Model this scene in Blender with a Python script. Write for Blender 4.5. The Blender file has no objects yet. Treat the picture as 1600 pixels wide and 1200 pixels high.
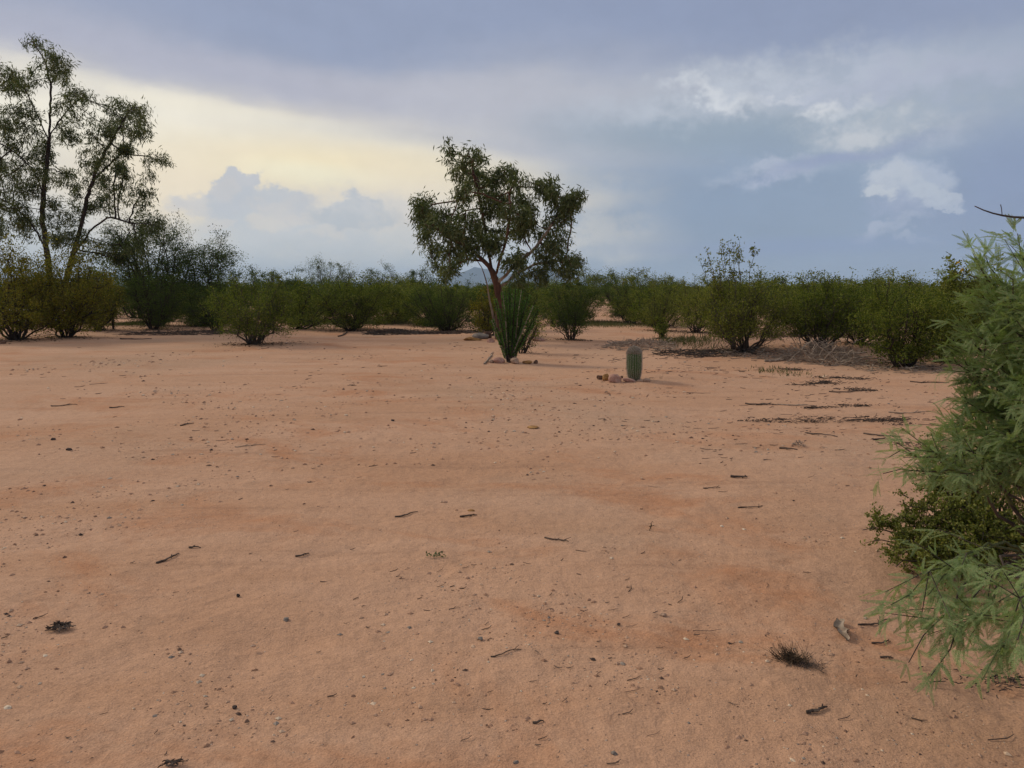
import bpy, math
import numpy as np
PI = math.pi
scene = bpy.context.scene
COL = scene.collection

# ------------------------------------------------------------------ camera
F = 1200.0; CAMH = 1.5; PITCH = math.radians(7.03)      # focal length in pixels of a 1600 px wide picture
cd = bpy.data.cameras.new('camera'); cam = bpy.data.objects.new('camera', cd); COL.objects.link(cam)
cd.sensor_width = 36.0; cd.lens = 36.0 * F / 1600.0; cd.clip_start = 0.05; cd.clip_end = 30000
cam.location = (0, 0, CAMH); cam.rotation_euler = (PI/2 - PITCH, 0, 0)
scene.camera = cam

# ------------------------------------------------------------------ view, sun
vs = scene.view_settings
vs.view_transform = 'Standard'; vs.look = 'None'; vs.exposure = 0.45; vs.gamma = 1.0; vs.use_curve_mapping = False
SUN_AZ = math.radians(-62); SUN_EL = math.radians(33)    # azimuth measured from +Y (view direction) to +X
sl = bpy.data.lights.new('sun', 'SUN'); sl.energy = 1.5; sl.angle = math.radians(12); sl.color = (1.0, 0.87, 0.68)
so = bpy.data.objects.new('sun', sl); COL.objects.link(so)
so.rotation_euler = (PI/2 - SUN_EL, 0, PI - SUN_AZ)

# ------------------------------------------------------------------ node helpers
def s2l(c):
    return tuple(((v/255.)/12.92 if v/255. <= .04045 else ((v/255.+.055)/1.055)**2.4) for v in c)

class S:                                                  # a node socket with arithmetic
    T = None
    def __init__(s, sock): s.s = sock
    def __add__(a, b): return mth('ADD', a, b)
    __radd__ = __add__
    def __mul__(a, b): return mth('MULTIPLY', a, b)
    __rmul__ = __mul__
    def __sub__(a, b): return mth('SUBTRACT', a, b)
    def __rsub__(a, b): return mth('SUBTRACT', b, a)
    def __truediv__(a, b): return mth('DIVIDE', a, b)
def put(sock, v):
    if isinstance(v, S): S.T.links.new(v.s, sock)
    elif isinstance(v, (tuple, list)) and sock.type == 'RGBA' and len(v) == 3: sock.default_value = (*v, 1)
    else: sock.default_value = v
def mth(op, a, b=None, clamp=False):
    n = S.T.nodes.new('ShaderNodeMath'); n.operation = op; n.use_clamp = clamp
    put(n.inputs[0], a)
    if b is not None: put(n.inputs[1], b)
    return S(n.outputs[0])
def mixc(f, a, b, mode='MIX'):
    n = S.T.nodes.new('ShaderNodeMix'); n.data_type = 'RGBA'; n.blend_type = mode
    put(n.inputs[0], f); put(n.inputs[6], a); put(n.inputs[7], b); return S(n.outputs[2])
def noise(vec, scale, detail=3, rough=.5, dist=0.0):
    n = S.T.nodes.new('ShaderNodeTexNoise'); put(n.inputs['Vector'], vec)
    n.inputs['Scale'].default_value = scale; n.inputs['Detail'].default_value = detail
    n.inputs['Roughness'].default_value = rough; n.inputs['Distortion'].default_value = dist
    return S(n.outputs[0]), S(n.outputs[1])
def ramp(f, stops, interp='LINEAR'):
    n = S.T.nodes.new('ShaderNodeValToRGB'); put(n.inputs[0], f); cr = n.color_ramp; cr.interpolation = interp
    while len(cr.elements) < len(stops): cr.elements.new(0.5)
    for e, (p, c) in zip(cr.elements, stops):
        e.position = p; e.color = (*c, 1) if isinstance(c, tuple) else (c, c, c, 1)
    return S(n.outputs[0])
def smooth(v, a, b, lo=0.0, hi=1.0):
    n = S.T.nodes.new('ShaderNodeMapRange'); n.interpolation_type = 'SMOOTHSTEP'
    put(n.inputs[0], v); put(n.inputs[1], a); put(n.inputs[2], b); put(n.inputs[3], lo); put(n.inputs[4], hi)
    return S(n.outputs[0])
def sep(v):
    n = S.T.nodes.new('ShaderNodeSeparateXYZ'); put(n.inputs[0], v); return [S(o) for o in n.outputs]
def comb(x, y, z):
    n = S.T.nodes.new('ShaderNodeCombineXYZ')
    put(n.inputs[0], x); put(n.inputs[1], y); put(n.inputs[2], z); return S(n.outputs[0])

# ------------------------------------------------------------------ world: evening cloud deck over the real sky
def direction(px, py):
    u = (px-800)/F; v = (600-py)/F
    x, y, z = u, math.cos(PITCH) + v*math.sin(PITCH), -math.sin(PITCH) + v*math.cos(PITCH)
    return math.atan2(x, y), math.atan2(z, math.hypot(x, y))
w = bpy.data.worlds.new('World'); scene.world = w; w.use_nodes = True
w.cycles.sampling_method = 'MANUAL'; w.cycles.sample_map_resolution = 256
scene.cycles.max_bounces = 5; scene.cycles.diffuse_bounces = 3; scene.cycles.volume_bounces = 1
S.T = w.node_tree; S.T.nodes.clear()
tc = S.T.nodes.new('ShaderNodeTexCoord'); D = S(tc.outputs['Generated'])
dx, dy, dz = sep(D)
AZ = mth('ARCTAN2', dx, dy); EL = mth('ARCSINE', dz)
vv = comb(dx, dy, dz*2.6)
n1f, n1 = noise(vv, 3.2, 4, .55); n2f, n2 = noise(vv, 10, 5, .58); n3f, n3 = noise(comb(dx, dy, dz*1.2), 26, 6, .62)
r1, g1, b1 = sep(n1); r2, g2, b2 = sep(n2); r3, g3, b3 = sep(n3)
aA = AZ + (r1-.5)*.16 + (r2-.5)*.05; eA = EL + (g1-.5)*.07 + (g2-.5)*.03          # soft veils
aB = AZ + (r2-.5)*.05 + (r3-.5)*.11; eB = EL + (g2-.5)*.03 + (g3-.5)*.075           # puffy cumulus
aC = AZ + (r1-.5)*.05 + (r2-.5)*.02; eC = EL + (g1-.5)*.012 + (g2-.5)*.010          # thin streaks
aD = AZ + (r2-.5)*.025 + (r3-.5)*.07; eD = EL + (g2-.5)*.02 + (g3-.5)*.06          # towers with firm edges
def blob(px, py, rx, ry, soft=.6, rot=0, k='A'):
    a0, e0 = direction(px, py); u0 = (px-800)/F; q = 1/(1+u0*u0)
    a, e = {'A': (aA, eA), 'B': (aB, eB), 'C': (aC, eC), 'D': (aD, eD)}[k]
    da = a - a0; de = e - e0; c, s = math.cos(math.radians(rot)), math.sin(math.radians(rot))
    X = (da*c + de*s) * (F/(rx*q)); Y = (de*c - da*s) * (F/(ry*math.sqrt(q)))
    d = mth('SQRT', X*X + Y*Y)
    return smooth(d, 1+soft, max(0, 1-soft), 0, 1)
def el_of(py): return direction(800, py)[1]
def vr(stops):                                            # vertical ramp by elevation, 0..90 degrees
    e = mth('DIVIDE', EL + (g1-.5)*.05, PI/2, True)
    return ramp(e, [(max(0, el_of(p))/(PI/2) if p > -900 else 1.0, s2l(c)) for p, c in stops])
left = vr([(452, (196, 205, 211)), (390, (210, 212, 212)), (320, (222, 216, 207)), (250, (226, 217, 202)), (170, (216, 210, 203)), (110, (174, 176, 190)), (20, (152, 161, 187)), (-400, (174, 173, 185)), (-999, (217, 209, 201))])
right = vr([(452, (150, 169, 195)), (380, (143, 161, 186)), (300, (150, 165, 186)), (200, (163, 174, 188)), (110, (160, 169, 188)), (30, (143, 154, 183)), (-400, (174, 173, 185)), (-999, (217, 209, 201))])
al, _ = direction(640, 300); arr, _ = direction(1110, 300)
mr = smooth(aA, al, arr, 0, 1)
ml2 = smooth(AZ, -1.9, -0.9, 1, 0)                        # behind the left shoulder the sky is the grey deck again
mr = mth('MAXIMUM', mr, ml2)
sky = mixc(mr, left, right)
tx = smooth(r3*.6 + g2*.4, .38, .60, .25, 1.2)           # billow texture inside the cumulus
L = [ # px, py, rx, ry, soft, rot, kind, colour, amount
 (200, 105, 420, 36, .8, -2, 'A', (166, 170, 191), .7),
 (1050, 52, 760, 52, .45, 0, 'A', (143, 154, 181), .85),
 (560, 40, 300, 40, .8, 0, 'A', (148, 158, 183), .6),
 (560, 140, 420, 26, .8, -3, 'A', (180, 180, 194), .75),
 (880, 190, 250, 75, .8, 0, 'A', (186, 187, 197), .8),
 (300, 240, 420, 70, .8, -4, 'A', (231, 222, 204), .8),
 (140, 185, 260, 42, .8, -4, 'A', (250, 242, 222), .9),
 (430, 190, 320, 13, .8, -7, 'C', (250, 241, 218), .75),
 (760, 232, 260, 12, .9, -5, 'C', (186, 187, 195), .5),
 (560, 272, 240, 36, .9, -3, 'C', (254, 236, 192), 1.0),
 (470, 272, 110, 14, .9, -3, 'C', (255, 246, 208), .95),
 (275, 310, 130, 70, .8, 0, 'A', (250, 232, 200), .85),
 (610, 325, 170, 50, .8, 0, 'A', (236, 223, 202), .8),
 (950, 350, 110, 60, .5, 0, 'B', (224, 218, 207), .95),
 (930, 315, 60, 12, .9, 0, 'C', (246, 232, 206), .7),
 (1010, 385, 90, 14, .8, 0, 'C', (196, 199, 206), .6),
 (560, 350, 230, 46, .45, 0, 'B', (218, 214, 210), .6),
 (330, 322, 60, 22, .35, 0, 'D', (208, 206, 207), .8),
 (520, 345, 130, 34, .3, 0, 'D', (218, 213, 208), .75),
 (372, 292, 36, 26, .14, 0, 'D', (199, 200, 205), .95),
 (400, 328, 82, 34, .16, 0, 'D', (196, 199, 205), .9),
 (352, 300, 16, 14, .5, 0, 'D', (212, 206, 202), .5),
 (480, 366, 170, 30, .4, 0, 'D', (203, 207, 211), .8),
 (540, 325, 44, 20, .25, 0, 'D', (205, 205, 207), .8),
 (425, 348, 34, 12, .4, 8, 'D', (222, 215, 206), .8),
 (470, 338, 30, 9, .4, -8, 'D', (220, 213, 206), .7),
 (345, 352, 26, 9, .4, 12, 'D', (220, 213, 206), .6),
 (515, 362, 40, 10, .4, 0, 'D', (220, 215, 209), .7),
 (590, 345, 50, 14, .4, 0, 'D', (224, 215, 204), .7),
 (440, 322, 34, 12, .5, 10, 'B', (214, 209, 205), .6),
 (545, 334, 70, 24, .25, 0, 'B', (192, 196, 201), .8),
 (640, 365, 60, 20, .4, 0, 'B', (214, 212, 208), .6),
 (600, 405, 260, 18, .8, 0, 'B', (190, 200, 209), .5),
 (1100, 215, 200, 40, .7, -6, 'A', (148, 163, 179), .9),
 (1190, 135, 230, 34, .8, 4, 'B', (190, 196, 207), .85),
 (1300, 172, 50, 10, .9, 14, 'B', (216, 218, 222), .85),
 (1120, 150, 70, 12, .9, -20, 'B', (214, 217, 222), .85),
 (1230, 148, 40, 6, .9, 0, 'B', (214, 216, 221), .7),
 (1450, 118, 190, 26, .8, 0, 'B', (178, 183, 202), .6),
 (1400, 202, 120, 30, .8, 0, 'B', (198, 202, 208), .9),
 (1345, 215, 40, 14, .8, 0, 'B', (206, 208, 212), .7),
 (1160, 325, 250, 70, .8, 0, 'A', (137, 154, 179), .9),
 (1210, 266, 90, 14, .7, 6, 'B', (178, 186, 204), .75),
 (1600, 300, 170, 110, .8, 0, 'A', (135, 149, 181), .9),
 (1300, 256, 120, 12, .8, 12, 'A', (147, 157, 188), .7),
 (1415, 285, 62, 34, .3, -12, 'D', (178, 187, 205), .85),
 (1392, 274, 36, 15, .45, -20, 'D', (192, 198, 209), .8),
 (1372, 296, 22, 9, .3, -20, 'D', (198, 203, 211), .8),
 (1440, 300, 36, 11, .45, -14, 'D', (188, 196, 209), .8),
 (1470, 313, 24, 8, .3, 0, 'D', (186, 194, 209), .7),
 (1400, 320, 46, 14, .6, -8, 'D', (156, 167, 194), .8),
 (1395, 350, 46, 12, .5, 20, 'B', (172, 181, 203), .7),
 (1430, 368, 30, 6, .6, 0, 'B', (176, 185, 205), .6),
 (1260, 385, 200, 12, .8, 0, 'C', (136, 153, 189), .75),
 (1480, 420, 260, 20, .9, 0, 'C', (146, 162, 195), .5),
 (1000, 430, 300, 14, .9, 0, 'C', (162, 177, 200), .5),
]
for px, py, rx, ry, soft, rot, k, c, amt in L:
    f = blob(px, py, rx, ry, soft, rot, k)*amt
    if k == 'B': f = mth('MULTIPLY', f, tx, True)
    sky = mixc(f, sky, s2l(c))
mod = (0.90 + r2*.13 + g3*.14)*.732                      # so that the deck shows as bright as the photograph at this exposure
sky = mixc(1.0, sky, comb(mod, mod, mod), 'MULTIPLY')
sky = mixc(smooth(EL, -.02, -.12, 0, 1), sky, (.16, .12, .09))
nt = S.T.nodes.new('ShaderNodeTexSky'); nt.sky_type = 'NISHITA'; nt.sun_disc = False
nt.sun_elevation = SUN_EL; nt.sun_rotation = SUN_AZ
nish = mixc(1.0, S(nt.outputs[0]), (.08, .08, .08), 'MULTIPLY')      # the clear sky at strength 0.08
sky = mixc(.06, sky, nish)                                           # shows faintly through the clouds
bg = S.T.nodes.new('ShaderNodeBackground'); put(bg.inputs[0], sky); bg.inputs[1].default_value = 1.0
wo = S.T.nodes.new('ShaderNodeOutputWorld'); S.T.links.new(bg.outputs[0], wo.inputs[0])

# ------------------------------------------------------------------ numpy noise and placement
_rg = np.random.default_rng(7); _perm = _rg.permutation(4096)
def _h(i, j, s): return _perm[(_perm[(i + s*131) & 4095] + j) & 4095] / 4095.0
def vn(x, y, s=0):
    i = np.floor(x).astype(np.int64); j = np.floor(y).astype(np.int64); fx = x-i; fy = y-j
    fx = fx*fx*(3-2*fx); fy = fy*fy*(3-2*fy)
    a = _h(i, j, s); b = _h(i+1, j, s); c = _h(i, j+1, s); d = _h(i+1, j+1, s)
    return (a + (b-a)*fx + (c-a)*fy + (a-b-c+d)*fx*fy)*2-1
def fbm(x, y, s=0, o=4, g=.5):
    r = 0; a = 1
    for k in range(o): r = r + a*vn(x, y, s+k); x = x*2.03+13.7; y = y*2.03+7.1; a *= g
    return r
def height(x, y):
    x = np.asarray(x, float); y = np.asarray(y, float); d = np.hypot(x, y)
    near = np.clip(1 - d/90, 0, 1)
    z = .035*fbm(x/3.2, y/3.2, 3, 3)*near + .10*vn(x/14, y/14, 9)*np.clip(d/25, 0, 1)*near
    z = z + .30*np.exp(-(((x-7.6)/3.6)**2 + ((y-19.0)/2.6)**2))              # low mound under the right hand shrubs
    z = z + .12*np.exp(-(((x-2.4)/1.4)**2 + ((y-12.8)/1.2)**2))              # hump round the cactus
    z = z + .06*np.exp(-(((x+.1)/1.0)**2 + ((y-15.8)/.9)**2))
    wsh = y - 8.6 - .35*np.sin(x*.8) - .05*x                                # shallow wash on the right
    z = z - .05*np.exp(-(wsh/.8)**2)*np.clip((x-1.0)/2, 0, 1)*np.clip((12-x)/4, 0, 1)
    return z
def ray(px, py):
    u = (px-800)/F; v = (600-py)/F
    d = np.array([u, math.cos(PITCH)+v*math.sin(PITCH), -math.sin(PITCH)+v*math.cos(PITCH)]); return d
def gnd(px, py):
    d = ray(px, py); t = CAMH/max(1e-4, -d[2])
    for _ in range(30):
        p = d*t; t = t + ((CAMH - float(height(p[0], p[1])))/-d[2] - t)*.6
    p = d*t; return np.array([p[0], p[1], float(height(p[0], p[1]))])
def at(px, py, Y):
    d = ray(px, py); t = Y/d[1]; return np.array([d[0]*t, Y, CAMH + d[2]*t])

# ------------------------------------------------------------------ mesh helpers
def mk(name, parts, mat, parent=None, smooth_=False, kind=None, midx=None):
    """parts: list of (V (n,3), F (m,k)) joined into one mesh object"""
    Vs, vo, loops, starts, tot, ls, mi = [], 0, [], [], [], 0, []
    for q, (V, Fc) in enumerate(parts):
        V = np.asarray(V, np.float32); Fc = np.asarray(Fc, np.int32)
        if not len(V) or not len(Fc): continue
        Vs.append(V); loops.append((Fc + vo).ravel()); m, k = Fc.shape
        starts.append(ls + np.arange(m)*k); tot.append(np.full(m, k)); ls += m*k; vo += len(V)
        mi.append(np.full(m, midx[q] if midx else 0))
    me = bpy.data.meshes.new(name)
    V = np.concatenate(Vs); Lp = np.concatenate(loops); St = np.concatenate(starts)
    me.vertices.add(len(V)); me.vertices.foreach_set('co', V.ravel())
    me.loops.add(len(Lp)); me.loops.foreach_set('vertex_index', Lp.astype(np.int32))
    me.polygons.add(len(St)); me.polygons.foreach_set('loop_start', St.astype(np.int32))
    me.polygons.foreach_set('loop_total', np.concatenate(tot).astype(np.int32))
    for m_ in (mat if isinstance(mat, list) else [mat]): me.materials.append(m_)
    me.polygons.foreach_set('material_index', np.concatenate(mi).astype(np.int32))
    me.update(calc_edges=True)
    me.polygons.foreach_set('use_smooth', np.full(len(St), bool(smooth_)))
    o = bpy.data.objects.new(name, me); COL.objects.link(o)
    if parent: o.parent = parent
    if kind: o['kind'] = kind
    return o
def thing(name, label, cat, loc=(0, 0, 0), rz=0, group=None):
    o = bpy.data.objects.new(name, None); o.empty_display_size = .2; COL.objects.link(o)
    o.location = tuple(float(v) for v in loc); o.rotation_euler = (0, 0, rz); return tag(o, label, cat, group)
def tag(o, label, cat, group=None):
    o['label'] = label; o['category'] = cat
    if group: o['group'] = group
    return o
def nrm(v): return v/np.maximum(np.linalg.norm(v, axis=-1, keepdims=True), 1e-9)
def basis(d):
    up = np.where(np.abs(d[..., 2:3]) > .9, np.array([1., 0, 0]), np.array([0, 0, 1.]))
    a = nrm(np.cross(d, up)); return a, np.cross(d, a)
def segs(A, B, ra, rb, k=3):
    A = np.asarray(A, float); B = np.asarray(B, float); n = len(A)
    if n == 0: return (np.zeros((0, 3)), np.zeros((0, 4), int))
    ra = np.broadcast_to(ra, n)[:, None, None]; rb = np.broadcast_to(rb, n)[:, None, None]
    d = nrm(B-A); u, v = basis(d); t = np.arange(k)*2*PI/k
    c = np.cos(t)[None, :, None]; s = np.sin(t)[None, :, None]; R = u[:, None]*c + v[:, None]*s
    B2 = B + d*rb[:, 0]*.3
    V = np.concatenate([A[:, None] + R*ra, B2[:, None] + R*rb], 1).reshape(-1, 3)
    i = np.arange(k); q = np.stack([i, (i+1) % k, k+(i+1) % k, k+i], 1)
    return V, (np.arange(n)[:, None, None]*2*k + q[None]).reshape(-1, 4)
def tube(P, r, k=6, cap=True):
    P = np.asarray(P, float); n = len(P); r = np.broadcast_to(r, n)
    d = nrm(np.gradient(P, axis=0)); u = np.zeros_like(P); v = np.zeros_like(P)
    ref = np.array([0, 0, 1.]) if abs(d[0][2]) < .8 else np.array([1., 0, 0])
    a = np.cross(d[0], ref); a /= np.linalg.norm(a)
    for i in range(n):
        a = a - d[i]*np.dot(a, d[i]); a /= max(1e-9, np.linalg.norm(a)); u[i] = a; v[i] = np.cross(d[i], a)
    t = np.arange(k)*2*PI/k
    V = (P[:, None] + (u[:, None]*np.cos(t)[None, :, None] + v[:, None]*np.sin(t)[None, :, None])*r[:, None, None]).reshape(-1, 3)
    Fq = [(i*k+j, i*k+(j+1) % k, (i+1)*k+(j+1) % k, (i+1)*k+j) for i in range(n-1) for j in range(k)]
    V = np.vstack([V, P[0]-d[0]*r[0]*.3, P[-1]+d[-1]*r[-1]*.3]); m = len(V)
    Fq += [(m-2, (j+1) % k, j, j) for j in range(0)]
    tri = [(m-2, (j+1) % k, j) for j in range(k)] + [(m-1, (n-1)*k+j, (n-1)*k+(j+1) % k) for j in range(k)]
    return [(V, np.array(Fq)), (V, np.array(tri))]
def leaves(P, d, L_, W_, rng, fold=.0):
    """diamond leaf cards at P, long axis d, random roll"""
    n = len(P); d = nrm(d); u, v = basis(d); a = rng.uniform(0, 2*PI, n)[:, None]
    s = u*np.cos(a) + v*np.sin(a); nn = np.cross(d, s)
    L_ = np.broadcast_to(L_, n)[:, None]; W_ = np.broadcast_to(W_, n)[:, None]
    mid = P + d*L_*.45 + nn*W_*.12
    V = np.stack([P, mid + s*W_*.5, P + d*L_, mid - s*W_*.5], 1).reshape(-1, 3)
    return V, np.arange(n*4).reshape(-1, 4)
def rvec(rng, n, z=0.0):
    v = rng.normal(size=(n, 3)); v[:, 2] += z; return nrm(v)

# ------------------------------------------------------------------ materials
def newmat(name):
    m = bpy.data.materials.new(name); m.use_nodes = True; S.T = m.node_tree; S.T.nodes.clear(); return m
def bsdf(col, rough=.9, spec=.2, bump=None, bdist=.01, bstr=1.0, trans=None):
    b = S.T.nodes.new('ShaderNodeBsdfPrincipled'); put(b.inputs['Base Color'], col)
    put(b.inputs['Roughness'], rough); b.inputs['Specular IOR Level'].default_value = spec
    if bump is not None:
        n = S.T.nodes.new('ShaderNodeBump'); put(n.inputs['Height'], bump); n.inputs['Distance'].default_value = bdist
        n.inputs['Strength'].default_value = bstr; S.T.links.new(n.outputs[0], b.inputs['Normal'])
    out = S.T.nodes.new('ShaderNodeOutputMaterial')
    if trans:
        t = S.T.nodes.new('ShaderNodeBsdfTranslucent'); put(t.inputs[0], trans[1])
        mx = S.T.nodes.new('ShaderNodeMixShader'); mx.inputs[0].default_value = trans[0]
        S.T.links.new(b.outputs[0], mx.inputs[1]); S.T.links.new(t.outputs[0], mx.inputs[2]); S.T.links.new(mx.outputs[0], out.inputs[0])
    else: S.T.links.new(b.outputs[0], out.inputs[0])
def objco():
    n = S.T.nodes.new('ShaderNodeTexCoord'); return S(n.outputs['Object'])
def geo(o):
    n = S.T.nodes.new('ShaderNodeNewGeometry'); return S(n.outputs[o])
def leafmat(name, cols, tr=.22, rough=.75, spec=.10):
    m = newmat(name); r = geo('Random Per Island')
    n = len(cols); c = ramp(r, [(i/(n-1), cols[i]) for i in range(n)])
    f, _ = noise(objco(), 1.7, 3); c = mixc(1.0, c, ramp(f, [(.3, .72), (.7, 1.25)]), 'MULTIPLY')
    bsdf(c, rough, spec, trans=(tr, mixc(1.0, c, (1.3, 1.5, .7), 'MULTIPLY'))); return m
def barkmat(name, a, b, sc=14, st=.8):
    m = newmat(name); x, y, z = sep(objco()); f, _ = noise(comb(x, y, z*.25), sc, 5, .6)
    g, _ = noise(objco(), 2.2, 3)
    c = mixc(ramp(f, [(.35, 0.0), (.65, 1.0)]), a, b); c = mixc(1.0, c, ramp(g, [(.3, .7), (.7, 1.2)]), 'MULTIPLY')
    bsdf(c, .9, .15, f, .01, st); return m
def stonemat(name, a, b, sc=9):
    m = newmat(name); f, _ = noise(objco(), sc, 6, .65); g, _ = noise(objco(), sc*5, 4, .6)
    c = mixc(ramp(f, [(.35, 0.0), (.65, 1.0)]), a, b); c = mixc(1.0, c, ramp(g, [(.3, .75), (.7, 1.15)]), 'MULTIPLY')
    bsdf(c, .9, .2, g, .006, .9); return m
M = {}
M['creosote'] = leafmat('creosote leaf', [(.044, .068, .010), (.092, .124, .016), (.145, .175, .026), (.22, .22, .045)])
M['creosote_dark'] = leafmat('dark creosote leaf', [(.032, .054, .010), (.062, .092, .016), (.105, .135, .026)])
M['olive'] = leafmat('olive leaf', [(.075, .095, .014), (.125, .148, .024), (.18, .195, .034), (.24, .23, .055)])
M['yellowish'] = leafmat('yellowing leaf', [(.085, .10, .012), (.17, .165, .018), (.26, .22, .026), (.16, .12, .022), (.10, .12, .016)])
M['mesquite'] = leafmat('mesquite leaf', [(.042, .066, .018), (.064, .094, .026), (.100, .130, .040)])
M['pale_green'] = leafmat('pale green leaf', [(.075, .100, .042), (.100, .130, .055), (.13, .155, .072)])
M['eucalyptus'] = leafmat('eucalyptus leaf', [(.046, .064, .018), (.078, .102, .030), (.120, .142, .048), (.175, .175, .078)], .2, .6, .2)
M['feather'] = leafmat('feathery leaflet', [(.165, .235, .095), (.20, .285, .115), (.245, .33, .14), (.28, .33, .165), (.27, .26, .12)], .3, .7, .12)
M['near_creosote'] = leafmat('near creosote leaflet', [(.08, .10, .018), (.15, .175, .028), (.21, .225, .042), (.30, .27, .07)], .25, .55, .25)
M['ocotillo'] = leafmat('ocotillo leaf', [(.046, .105, .022), (.078, .150, .036), (.115, .185, .052)])
M['grass'] = leafmat('grass blade', [(.07, .085, .030), (.10, .11, .045), (.14, .13, .06), (.16, .13, .075)], .2)
M['drygrass'] = leafmat('dry grass blade', [(.07, .05, .032), (.11, .08, .05), (.17, .125, .08)], .1)
M['tuft'] = leafmat('dead grass blade', [(.05, .034, .022), (.10, .07, .045), (.19, .14, .09)], .05)
M['flower'] = leafmat('yellow flower', [(.75, .45, .03), (.8, .55, .05)], .1)
M['bark'] = barkmat('grey brown bark', (.055, .044, .036), (.11, .088, .070))
M['bark_dark'] = barkmat('dark bark', (.028, .020, .017), (.060, .044, .036))
M['bark_red'] = barkmat('red brown eucalyptus bark', (.070, .036, .026), (.17, .085, .055), 8)
M['bark_pale'] = barkmat('pale peeling bark', (.24, .17, .12), (.42, .33, .25), 8)
M['deadwood'] = barkmat('grey dead wood', (.20, .150, .112), (.46, .37, .28), 20)
M['darkwood'] = barkmat('dark fallen twig', (.055, .040, .032), (.14, .105, .082), 20)
M['twig_green'] = barkmat('green twig', (.07, .085, .035), (.13, .14, .06), 20)
M['pink_stone'] = stonemat('pink stone', (.36, .19, .14), (.50, .32, .25))
M['ochre_stone'] = stonemat('ochre stone', (.24, .12, .04), (.42, .24, .09))
M['brown_stone'] = stonemat('dark brown stone', (.08, .045, .03), (.18, .10, .065))
M['tan_stone'] = stonemat('tan stone', (.34, .22, .15), (.46, .32, .23))
M['grey_stone'] = stonemat('grey stone', (.17, .145, .125), (.29, .25, .21))
M['black_stone'] = stonemat('black stone', (.045, .034, .030), (.09, .07, .06))
M['white_stone'] = stonemat('white stone', (.60, .48, .35), (.74, .64, .50))
m = newmat('gravel'); rr = geo('Random Per Island')
c = ramp(rr, [(0, (.05, .035, .03)), (.05, (.10, .065, .05)), (.14, (.32, .18, .11)), (.55, (.40, .24, .16)), (.8, (.52, .35, .23)), (.9, (.66, .53, .38)), (1, (.20, .17, .15))])
bsdf(c, .9, .2); M['gravel'] = m
m = newmat('cactus skin'); f, _ = noise(objco(), 14, 4); x, y, z = sep(objco())
c = mixc(f, (.050, .105, .032), (.110, .185, .062)); c = mixc(smooth(z + (f-.5)*.2, .22, .02, 0, .7), c, (.10, .085, .035))
bsdf(c, .55, .35, f, .004, .5); M['cactus'] = m
m = newmat('cactus spine'); bsdf(ramp(geo('Random Per Island'), [(0, (.30, .24, .19)), (1, (.55, .50, .42))]), .7); M['spine'] = m
m = newmat('white pipe'); f, _ = noise(objco(), 8, 3); bsdf(mixc(f, (.55, .54, .52), (.72, .71, .69)), .6); M['whitepaint'] = m
m = newmat('mountain rock'); f, _ = noise(objco(), .004, 6, .6); bsdf(mixc(f, (.035, .05, .055), (.07, .080, .080)), 1.0, .0); M['mountain'] = m

# sandy ground
m = newmat('red desert sand'); P0 = objco(); px_, py_, pz_ = sep(P0)
f1, c1 = noise(P0, .16, 5, .6); f2, _ = noise(comb(px_*.5, py_*1.6, 0.0), .55, 6, .62, .4); f3, _ = noise(P0, 2.6, 6, .62)
f4, _ = noise(P0, 22, 5, .65); f5, _ = noise(P0, 130, 4, .6); f6, _ = noise(comb(px_ + 40, py_*1.35 + px_*.3, 0.0), .62, 6, .66, .5)
f7, _ = noise(P0, 7.5, 5, .6, .6)
c = mixc(ramp(f2, [(.36, 0.0), (.64, 1.0)]), (.455, .262, .158), (.515, .318, .208))
c = mixc(ramp(f6, [(.52, 0.0), (.66, .8)]), c, (.43, .205, .105))                      # redder sand
c = mixc(ramp(f1, [(.50, 0.0), (.68, .65)]), c, (.36, .255, .175))                      # greyer crust
f8, _ = noise(comb(px_*.30 + 9, py_*2.6, 0.0), 1.15, 5, .65, .3); f9, _ = noise(P0, .09, 3, .5)
c = mixc(smooth(f8, .55, .70, 0, .40), c, (.30, .175, .11))                              # thin wash lines
c = mixc(smooth(f9, .45, .62, 0, .5), c, (.50, .31, .20))                              # broad paler sweeps
c = mixc(ramp(f3, [(.58, 0.0), (.76, .4)]), c, (.31, .20, .135))
c = mixc(ramp(f7, [(.60, 0.0), (.72, .28)]), c, (.30, .175, .105))
c = mixc(1.0, c, ramp(f4, [(.28, .88), (.5, 1.0), (.74, 1.08)]), 'MULTIPLY')
c = mixc(1.0, c, ramp(f5, [(.25, .74), (.5, 1.0), (.78, 1.26)]), 'MULTIPLY')
vo = S.T.nodes.new('ShaderNodeTexVoronoi'); put(vo.inputs['Vector'], P0); vo.inputs['Scale'].default_value = 48
vr_, _g, _b = sep(S(vo.outputs['Color']))
spk = smooth(S(vo.outputs['Distance']), .28, .16, 0, 1)
gz, _ = noise(P0, .5, 4, .6)
pick = mth('GREATER_THAN', vr_, .90 - smooth(gz, .5, .65, 0, .32))
c = mixc(spk*pick*.75, c, ramp(_g, [(0, (.10, .065, .05)), (.45, (.40, .26, .19)), (.8, (.55, .43, .34)), (1, (.16, .15, .15))]))
hgt = f3*1.0 + f4*.22 + f5*.12 + f7*.30 + spk*pick*.15
bsdf(c, .95, .10, hgt, .04, .9)
M['ground'] = m

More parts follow.
